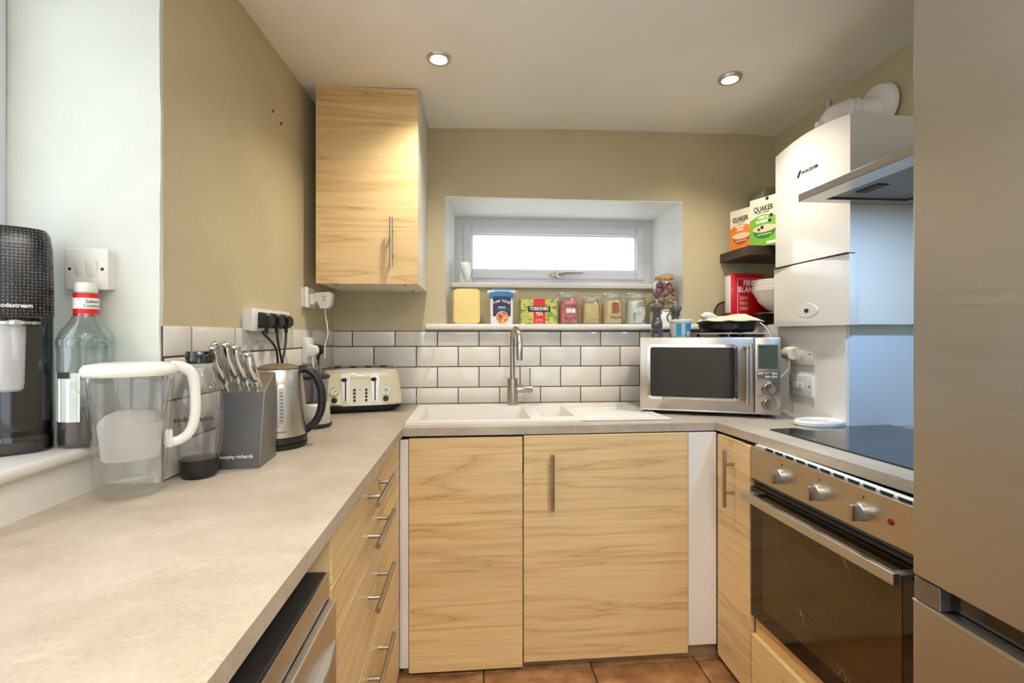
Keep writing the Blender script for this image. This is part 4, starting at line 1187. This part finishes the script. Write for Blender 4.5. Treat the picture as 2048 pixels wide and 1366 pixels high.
u = thing('kitchen_scale', 'white kitchen scale with a round dial under the tall jar', 'scale', (1.040, 2.50, LT))
obj('body', MB().box((-.064, -.055, 0), (.064, .055, .070), .006), 'white', u)
obj('platform', MB().lathe([(.05, .070), (.060, .073), (.060, .079), (.0, .080)], (0, 0, 0), 36), 'white', u)
d_ = obj('dial_ring', MB().lathe([(.024, .002), (.024, -.004), (.0275, -.005), (.029, .0), (.029, .004)], (0, 0, 0), 32, 'y', caps=False), 'black', u, 35, (.018, -.055, .037))
obj('dial_face', MB().lathe([(.0, -.0015), (.025, -.0015), (.025, .002)], (0, 0, 0), 28, 'y'), 'dial', d_)
JZ = LT + .0802
u = thing('preserving_jar', 'tall rounded glass jar with orange seal, full of shallots and nuts', 'jar', (1.040, 2.50, JZ), 0)
m_ = MB().lathe([(.046, 0), (.062, .004), (.068, .02), (.069, .08), (.066, .115), (.056, .145), (.048, .158), (.047, .166)], (0, 0, 0), 40, caps=False); obj('glass_body', m_, 'jar', u, 60)
obj('seal', MB().lathe([(.044, .166), (.0505, .167), (.0505, .180), (.044, .181)], (0, 0, 0), 36), 'cork', u)
obj('lid', MB().lathe([(.046, .181), (.049, .183), (.048, .190), (.03, .194), (.0, .194)], (0, 0, 0), 36), 'jar', u)
obj('wire_bail', MB().tube([(.051 * math.cos(a), .051 * math.sin(a), .163) for a in [2 * PI * i / 28 for i in range(28)]], .0014, 6, True), 'chrome', u)
obj('wire_bail', MB().tube([(.012, -.05, .163), (.015, -.053, .185), (.012, -.03, .196), (0, .0, .197), (-.005, .05, .17)], .0014, 6, smooth=3), 'chrome', u)
m_ = MB()
for k in range(46):
    a = random.uniform(0, 2 * PI); rr = .055 * math.sqrt(random.uniform(.25, 1)); m_.ico((1.040 + rr * math.cos(a), 2.50 + rr * math.sin(a), JZ + random.uniform(.010, .066)), random.uniform(.008, .012), 1, (1.2, .9, .8), .12)
o_ = obj('nuts', m_, 'nut', None, 60); tag(o_, 'brown nuts filling the bottom of the tall jar', 'nuts'); o_['kind'] = 'stuff'
m_ = MB()
for k in range(30):
    a = random.uniform(0, 2 * PI); zz = random.uniform(.078, .142); R_ = .052 if zz < .115 else .040
    rr = R_ * math.sqrt(random.uniform(.3, 1)); m_.ico((1.040 + rr * math.cos(a), 2.50 + rr * math.sin(a), JZ + zz), random.uniform(.011, .015), 2, (1.0, 1.0, 1.25), .04)
o_ = obj('shallots', m_, 'shallot', None, 60); tag(o_, 'purple shallots filling the top of the tall jar', 'shallots'); o_['kind'] = 'stuff'

u = thing('wedge_holder', 'small white wedge-shaped plastic holder on the window board', 'holder', (-.040, 2.70, 1.5532))
prof = [(-.036, .122), (.034, .122), (.034, .075), (.030, .045), (.018, .020), (.006, .006), (-.010, .030), (-.024, .065)]
obj('body', MB().prism([(-.036, .0), (.030, .0), (.034, .122), (-.036, .122)], -.004, .03, 'y', .003), 'white', u)
obj('grey_face', MB().prism(prof, -.010, -.003, 'y', .001), 'alu', u)

# ------------------------------------------------------------------ microwave and the things on it
MW = (.744, 2.058, WT); MA = -20.0
u = thing('microwave', 'stainless steel microwave oven with black glass door and two dials', 'microwave', MW, MA)
u.scale = (.958, 1, 1)
BZ = .0165; TZ = .340
obj('casing', MB().box((0, .012, BZ), (.590, .335, TZ), .004), 'steel', u)
d = obj('door', MB().box((0, 0, BZ + .006), (.484, .014, TZ), .004), 'steel', u)
m_ = MB()
outer = rrect(.384, .242, .016, .226, .186 + .002); inner = rrect(.360, .218, .012, .226, .188)
def ring_plate(outer, inner, y0, y1):
    n = len(outer)
    return MB().loft([[(p[0], y1, p[1]) for p in outer], [(p[0], y0 + .003, p[1]) for p in outer], [(p[0], y0, p[1]) for p in inner], [(p[0], y1, p[1]) for p in inner]], False, True)
obj('window_frame', ring_plate(outer, inner, -.006, .002), 'chrome', d, 40)
obj('window', MB().prism(rrect(.364, .222, .012, .226, .188), -.001, .004, 'y'), 'black_gloss', d, 0)
for x in (.452, .466):
    obj('handle_bar', MB().lathe([(.0055, .058), (.0055, .315)], (x, -.030, 0), 14), 'chrome', d)
m_ = MB().box((.444, -.030, .062), (.474, .002, .074), .002).box((.444, -.030, .298), (.474, .002, .310), .002); obj('handle_mount', m_, 'satin', d)
c_ = obj('control_panel', MB().box((.487, 0, BZ + .006), (.590, .014, TZ), .004), 'steel', u)
obj('display_frame', MB().prism(rrect(.084, .106, .004, .5395, .258), -.0015, .002, 'y'), 'alu', c_, 0)
l_ = obj('display', MB().prism(rrect(.077, .099, .002, .5395, .258), -.0025, .001, 'y'), 'lcd', c_, 0)
text('0:00', .018, (.520, -.0028, .297), (90, 0, 0), 'lcdseg', c_)
obj('button_panel', MB().prism(rrect(.084, .030, .004, .5395, .181), -.0015, .002, 'y'), 'greysteel', c_, 0)
for x, z in ((.511, .187), (.539, .174), (.566, .174), (.539, .187), (.566, .187)):
    obj('button', MB().box((x - .012, -.0045, z - .0055), (x + .012, -.001, z + .0055), .002), 'alu' if (x, z) != (.539, .187) else 'satin', c_)
for z, w_ in ((.126, 'TIME'), (.063, 'POWER')):
    obj('dial_surround', MB().lathe([(.026, -.002), (.030, -.0035), (.031, .001)], (.5415, 0, z), 36, 'y', caps=False), 'chrome', c_)
    k_ = obj('dial', MB().lathe([(.0255, .0), (.0245, -.018), (.021, -.021), (.0, -.019)], (.5415, 0, z), 36, 'y'), 'satin', c_)
    text(w_, .006, (.504, -.0006, z + .030), (90, 0, 0), 'ink', c_)
for x in (.05, .53):
    for y in (.05, .29): obj('foot', MB().lathe([(.016, 0), (.016, BZ + .001)], (x, y, 0), 16), 'black', u)
text('sage', .013, (.24, -.0008, .045), (90, 0, 0), 'satin', d, 'logo')
obj('base_trim', MB().box((.0, -.002, BZ), (.590, .012, BZ + .007), .002), 'alu', u)

MT = WT + TZ + .0003
MR = 1.5
mill_prof = [(r_ * MR, z_) for r_, z_ in [(.0, 0), (.0185, 0), (.0185, .016), (.016, .020), (.0185, .024), (.016, .030), (.0185, .033), (.015, .038), (.0165, .046), (.0175, .060), (.0155, .074), (.0125, .088), (.0120, .100), (.0150, .108), (.0165, .112), (.0135, .117), (.0150, .121), (.0195, .130), (.0200, .142), (.0165, .151), (.0080, .157), (.0, .158)]]
def mill(label, x, y):
    u = thing('pepper_mill', label, 'mill', (x, y, MT), 0, 'grey mills on the microwave')
    obj('body', MB().lathe(mill_prof[:15] + [(0, .112)], (0, 0, 0), 32), 'millgrey', u)
    obj('head', MB().lathe([(0, .1115)] + mill_prof[14:], (0, 0, 0), 32), 'millgrey', u)
    obj('knob', MB().lathe([(.006, .156), (.005, .162), (.007, .166), (.007, .172), (.004, .175), (0, .175)], (0, 0, 0), 18), 'chrome', u)
mill('grey lacquered pepper mill at the front corner of the microwave, fully in view', .852, 2.135)
mill('grey lacquered mill standing behind the blue and white tub', .985, 2.235)
u = thing('plastic_tub', 'white plastic tub with bright blue panels on the microwave', 'tub', (.958, 2.118, MT), 10)
obj('pot', MB().lathe([(.0, 0), (.040, 0), (.041, .004), (.0475, .070), (.0, .070)], (0, 0, 0), 40), 'white', u)
obj('rim', MB().lathe([(.0475, .066), (.051, .067), (.052, .077), (.050, .080), (.0, .079)], (0, 0, 0), 40), 'white', u)
def wrap(name, a0, a1, z0, z1, mat, off=.0006):
    r0, r1 = .0412 + (.0063 / .066) * (z0 - .004) + off, .0412 + (.0063 / .066) * (z1 - .004) + off
    n = 8
    pts = [rad(a0 + (a1 - a0) * i / n) for i in range(n + 1)]
    rings = [[(r0 * math.sin(a), -r0 * math.cos(a), z0), (r1 * math.sin(a), -r1 * math.cos(a), z1), ((r1 - .001) * math.sin(a), -(r1 - .001) * math.cos(a), z1), ((r0 - .001) * math.sin(a), -(r0 - .001) * math.cos(a), z0)] for a in pts]
    obj(name, MB().loft(rings), mat, u, 60)
wrap('blue_panel', -58, -28, .004, .062, 'cyan'); wrap('blue_panel', -6, 34, .004, .062, 'cyan'); wrap('blue_panel', 62, 110, .004, .062, 'cyan')
wrap('grey_label', 4, 30, .004, .026, 'dial', .0012)

u = thing('wire_rack', 'low flat metal rack on red feet under the frying pan', 'rack', (1.215, 2.150, MT), MA)
obj('top_sheet', MB().box((-.150, -.115, .014), (.140, .115, .0175), .001), 'alu', u, 0)
for x in (-.13, .12):
    for y in (-.10, .10): obj('foot', MB().box((x - .006, y - .006, 0), (x + .006, y + .006, .0145), .001), 'red', u, 0)
for x in (-.03, .02): obj('cross_bar', MB().box((x - .003, -.113, .002), (x + .003, .113, .0145)), 'dark', u, 0)
obj('dark_box', MB().box((.045, -.105, .001), (.112, .10, .0135)), 'black', u, 0)
u = thing('frying_pan', 'dark round frying pan lying on the low metal rack', 'pan', (1.207, 2.158, MT + .0178))
obj('bowl', MB().lathe([(.0, .006), (.105, .006), (.113, .009), (.126, .026), (.131, .045), (.138, .050), (.138, .054), (.131, .054), (.122, .028), (.106, .014), (.0, .012)], (0, 0, 0), 56), 'pan', u)
for k in range(3):
    a = rad(120 * k + 250); obj('foot', MB().lathe([(.008, 0), (.008, .008)], (.08 * math.cos(a), .08 * math.sin(a), 0), 12), 'satin', u)
obj('rivet_bracket', MB().box((-.03, .125, .03), (.03, .150, .045), .003), 'satin', u)
# folded cloth lying over the pan
t = bmesh.new(); NX, NY = 34, 20; gr = []
for i in range(NX + 1):
    col = []
    for j in range(NY + 1):
        p = -1 + 2 * i / NX; q = -1 + 2 * j / NY
        x = .132 * p * math.sqrt(1 - .38 * q * q); y = .118 * q * math.sqrt(1 - .38 * p * p)
        e = max(abs(p), abs(q))
        z = .0585 + .020 * (1 - e ** 5) + .010 * math.exp(-((p - .35) / .35) ** 2) * (1 - e ** 4) + .003 * math.sin(7 * p + 4 * q)
        z -= .012 * math.exp(-((p + .45 + .35 * (q + .6)) / .10) ** 2) * (1 - e ** 6)
        if p > .8 and q < -.2: x += .022 * (p - .8) / .2
        col.append(t.verts.new((x, y, z)))
    gr.append(col)
for i in range(NX):
    for j in range(NY): t.faces.new((gr[i][j], gr[i + 1][j], gr[i + 1][j + 1], gr[i][j + 1]))
ext = bmesh.ops.extrude_face_region(t, geom=list(t.faces))
for g_ in ext['geom']:
    if isinstance(g_, bmesh.types.BMVert): g_.co.z -= .004
m_ = MB(); bmesh.ops.recalc_face_normals(t, faces=list(t.faces)); m_._join(t)
u = thing('tea_towel', 'beige folded tea towel draped over the dark frying pan', 'towel', (1.207, 2.158, MT + .0178), MA)
obj('cloth', m_, 'cloth', u, 70)
obj('rolled_corner', MB().tube([(-.122, -.075, .074), (-.104, -.068, .082), (-.082, -.062, .081), (-.055, -.058, .074)], [.010, .017, .016, .006], 14, smooth=4), 'cloth_print', u, 70)

# ------------------------------------------------------------------ corner: fire blanket, bowls, shelf and cereal
u = thing('fire_blanket', 'red fire blanket case hung on the back wall', 'fire blanket', (1.410, 2.430, 1.330))
obj('bracket', MB().box((-.03, -.030, .10), (.05, .0, .20)), 'dark', u, 0)
obj('case', MB().box((-.084, -.090, 0), (.100, -.030, .250), .012), 'firered', u)
obj('white_edge', MB().box((-.0875, -.086, .045), (-.080, -.040, .238), .002), 'white', u)
for a, b in (((-.046, -.0915, .02), (-.0445, -.0895, .222)), ((-.046, -.0915, .2205), (.086, -.0895, .222))): obj('border_line', MB().box(a, b), 'inkwhite', u, 0)
text('FIRE', .040, (.014, -.0908, .198), (90, 0, 0), 'inkwhite', u, sx=.8, bold=.0008)
text('BLANKET', .040, (-.042, -.0908, .164), (90, 0, 0), 'inkwhite', u, sx=.8, bold=.0008, align='LEFT')
for k in range(3):
    for q in range(3): text('PULL TABS DOWN', .0052, (-.012, -.0908, .128 - .027 * k - .0062 * q), (90, 0, 0), 'inkwhite', u)
text('FIRE', .012, (-.005, -.0908, .036), (90, 0, 0), 'inkwhite', u)
u = thing('round_lid', 'dark rimmed round lid leaning on the wall behind the fire blanket', 'lid', (1.340, 2.4185, 1.3165))
obj('disc', MB().lathe([(.0, -.001), (.054, -.002), (.054, .003)], (0, 0, .062), 40, 'y'), 'lid_brown', u)
obj('rim', MB().tube([(.058 * math.cos(a), 0, .062 + .058 * math.sin(a)) for a in [2 * PI * i / 40 for i in range(40)]], .0038, 8, True), 'black', u)
u = thing('saucepan', 'dark saucepan in the corner under the stacked white bowls', 'pan', (1.512, 2.225, 1.3103))
obj('pot', MB().lathe([(.0, 0), (.098, 0), (.104, .006), (.106, .052), (.109, .056), (.104, .057), (.099, .010), (.0, .008)], (0, 0, 0), 44), 'pan', u)
obj('rim', MB().tube([(.107 * math.cos(a), .107 * math.sin(a), .056) for a in [2 * PI * i / 40 for i in range(40)]], .0025, 8, True), 'satin', u)
for k in range(4):
    z = 1.3103 + .060 + .016 * k
    R_ = .124 - .0012 * k
    lab = ('lowest', 'second', 'third', 'topmost')[k] + ' white bowl of the stack ' + ('resting in the dark saucepan' if k == 0 else 'beside the boiler' if k < 3 else 'beside the fire blanket')
    u = tag(obj('bowl', MB().lathe([(.0, 0), (.030, 0), (.034, .004), (.062, .022), (.092, .052), (.109, .086), (R_ - .003, .106), (R_, .109), (R_, .112), (R_ - .006, .113), (R_ - .016, .086), (.088, .055), (.058, .027), (.0, .007)], (0, 0, 0), 48), 'ceramic', None, 40, (1.512, 2.225, z)), lab, 'bowl', 'stacked white bowls')

u = thing('wall_shelf', 'thick black-brown floating shelf in the corner beside the boiler', 'shelf', (1.318, 2.165, 1.645))
obj('board', MB().box((0, 0, 0), (.318, .265, .046), .001), 'wood_dark', u, 0)
SH = 1.6913
def carton(label, p, w_, h_, base, bowl, word):
    u = thing('cereal_box', label, 'cereal box', p, -70, 'porridge boxes on the shelf')
    obj('carton', MB().box((0, 0, 0), (w_, .052, h_), .0008), 'cardcream', u, 0)
    poly = [(0.001, .001), (w_ - .001, .001), (w_ - .001, h_ * .56)] + [(w_ * (1 - i / 10), h_ * (.56 + .085 * math.sin(PI * i / 10))) for i in range(1, 10)] + [(.001, h_ * .56)]
    f_ = obj('colour_field', MB().prism(poly, -.0008, .0004, 'y'), base, u, 0)
    bx = w_ * .54
    obj('bowl_print', MB().prism(ell(w_ * .42, h_ * .20, bx, h_ * .35, 24, 180, 360), -.0016, 0, 'y'), bowl, f_, 0)
    obj('porridge_print', MB().prism(ell(w_ * .42, h_ * .075, bx, h_ * .355), -.0022, 0, 'y'), 'oat', f_, 0)
    text('QUAKER', h_ * .155, (w_ * .5, -.0012, h_ * .765), (90, 0, 0), 'ink', u, 'logo', sx=.72, bold=.0006)
    text('OAT SO SIMPLE', h_ * .038, (w_ * .5, -.0012, h_ * .685), (90, 0, 0), 'ink', u)
    for i, wd in enumerate(word):
        text(wd, h_ * .078, (w_ * .5, -.0014, h_ * (.585 - .08 * i)), (90, 0, 0), 'inkwhite', f_, sx=.8, bold=.0006)
    text('100% WHOLEGRAIN', h_ * .036, (bx, -.0024, h_ * .235), (90, 0, 0), 'inkwhite', f_)
    obj('nutrition_panel', MB().box((w_ * .62, -.0014, h_ * .03), (w_ * .97, 0, h_ * .085), .0002), 'cardcream', f_, 0)
    return u, f_, bx
carton('orange and cream porridge box standing by the shelf end', (1.342, 2.372, SH), .124, .212, 'orange', 'orangebowl', ('GOLDEN', 'SYRUP'))
u, f_, bx = carton('green and cream porridge box with blueberries next to the boiler', (1.3750, 2.2500, SH), .150, .236, 'green', 'greenbowl', ('APPLE &', 'BLUEBERRY'))
for x, z, r in ((.052, .082, .007), (.070, .090, .009), (.110, .118, .008), (.118, .142, .008), (.096, .226, .008)):
    obj('blueberry_print', MB().prism(ell(r, r, x, z, 14), -.0028, 0, 'y'), 'berry', f_, 0)
u = thing('storage_box', 'grey rounded storage box behind the green porridge box', 'box', (1.530, 2.330, SH))
obj('body', MB().prism(rrect(.150, .315, .030, 0, .1575), -.06, .06, 'y', .004), 'alu', u)
obj('lid_line', MB().prism(rrect(.152, .010, .003, 0, .26), -.0615, .0615, 'y'), 'satin', u, 0)

# ------------------------------------------------------------------ sockets on the boxing and the microwave lead
for z0, z1, lab, kind in ((1.132, 1.224, 'white switched socket on the boxing, upper of the two right of the microwave', 0), (.996, 1.088, 'white triple switch plate on the boxing, lower of the two right of the microwave', 1)):
    u = thing('socket', lab, 'socket', (1.425, 1.940, (z0 + z1) / 2), 0, 'plates on the boxing')
    obj('face_plate', MB().box((-.010, -.073, -.046), (.001, .073, .046), .003), 'white', u)
    if kind == 0:
        obj('rocker', MB().box((-.014, -.020, -.014), (-.009, -.002, .016), .001), 'white', u)
        obj('socket_face', MB().box((-.0115, .012, -.028), (-.0095, .062, .026), .001), 'white', u)
    else:
        for k in range(3): obj('rocker', MB().box((-.014, -.016 + .024 * k, -.014), (-.009, .004 + .024 * k, .014), .001), 'white', u)
    for y in (-.056, .066): obj('screw', MB().lathe([(.0, -.0108), (.004, -.0105), (.004, -.009)], (0, y, 0), 12, 'x'), 'charcoal', u)
u = plug('cream plug in the upper socket right of the microwave', (1.4148, 1.985, 1.178), 180, 'cream_plastic', k=1.15)
obj('cord', MB().tube([(.022, 0, -.045), (.024, 0, -.07), (.045, -.02, -.11), (.06, -.05, -.14), (.05, -.10, -.19)], .0038, 8, smooth=6), 'cable_white', u)
m_ = MB().tube([(1.37, 2.29, 1.3175), (1.395, 2.24, 1.330), (1.39, 2.19, 1.320), (1.405, 2.15, 1.28), (1.408, 2.12, 1.20), (1.408, 2.12, 1.05)], .0035, 8, smooth=6)
tag(obj('flex', m_, 'cable_white'), 'cream flex looping out from behind the pans to the socket', 'cable')
bake_text()
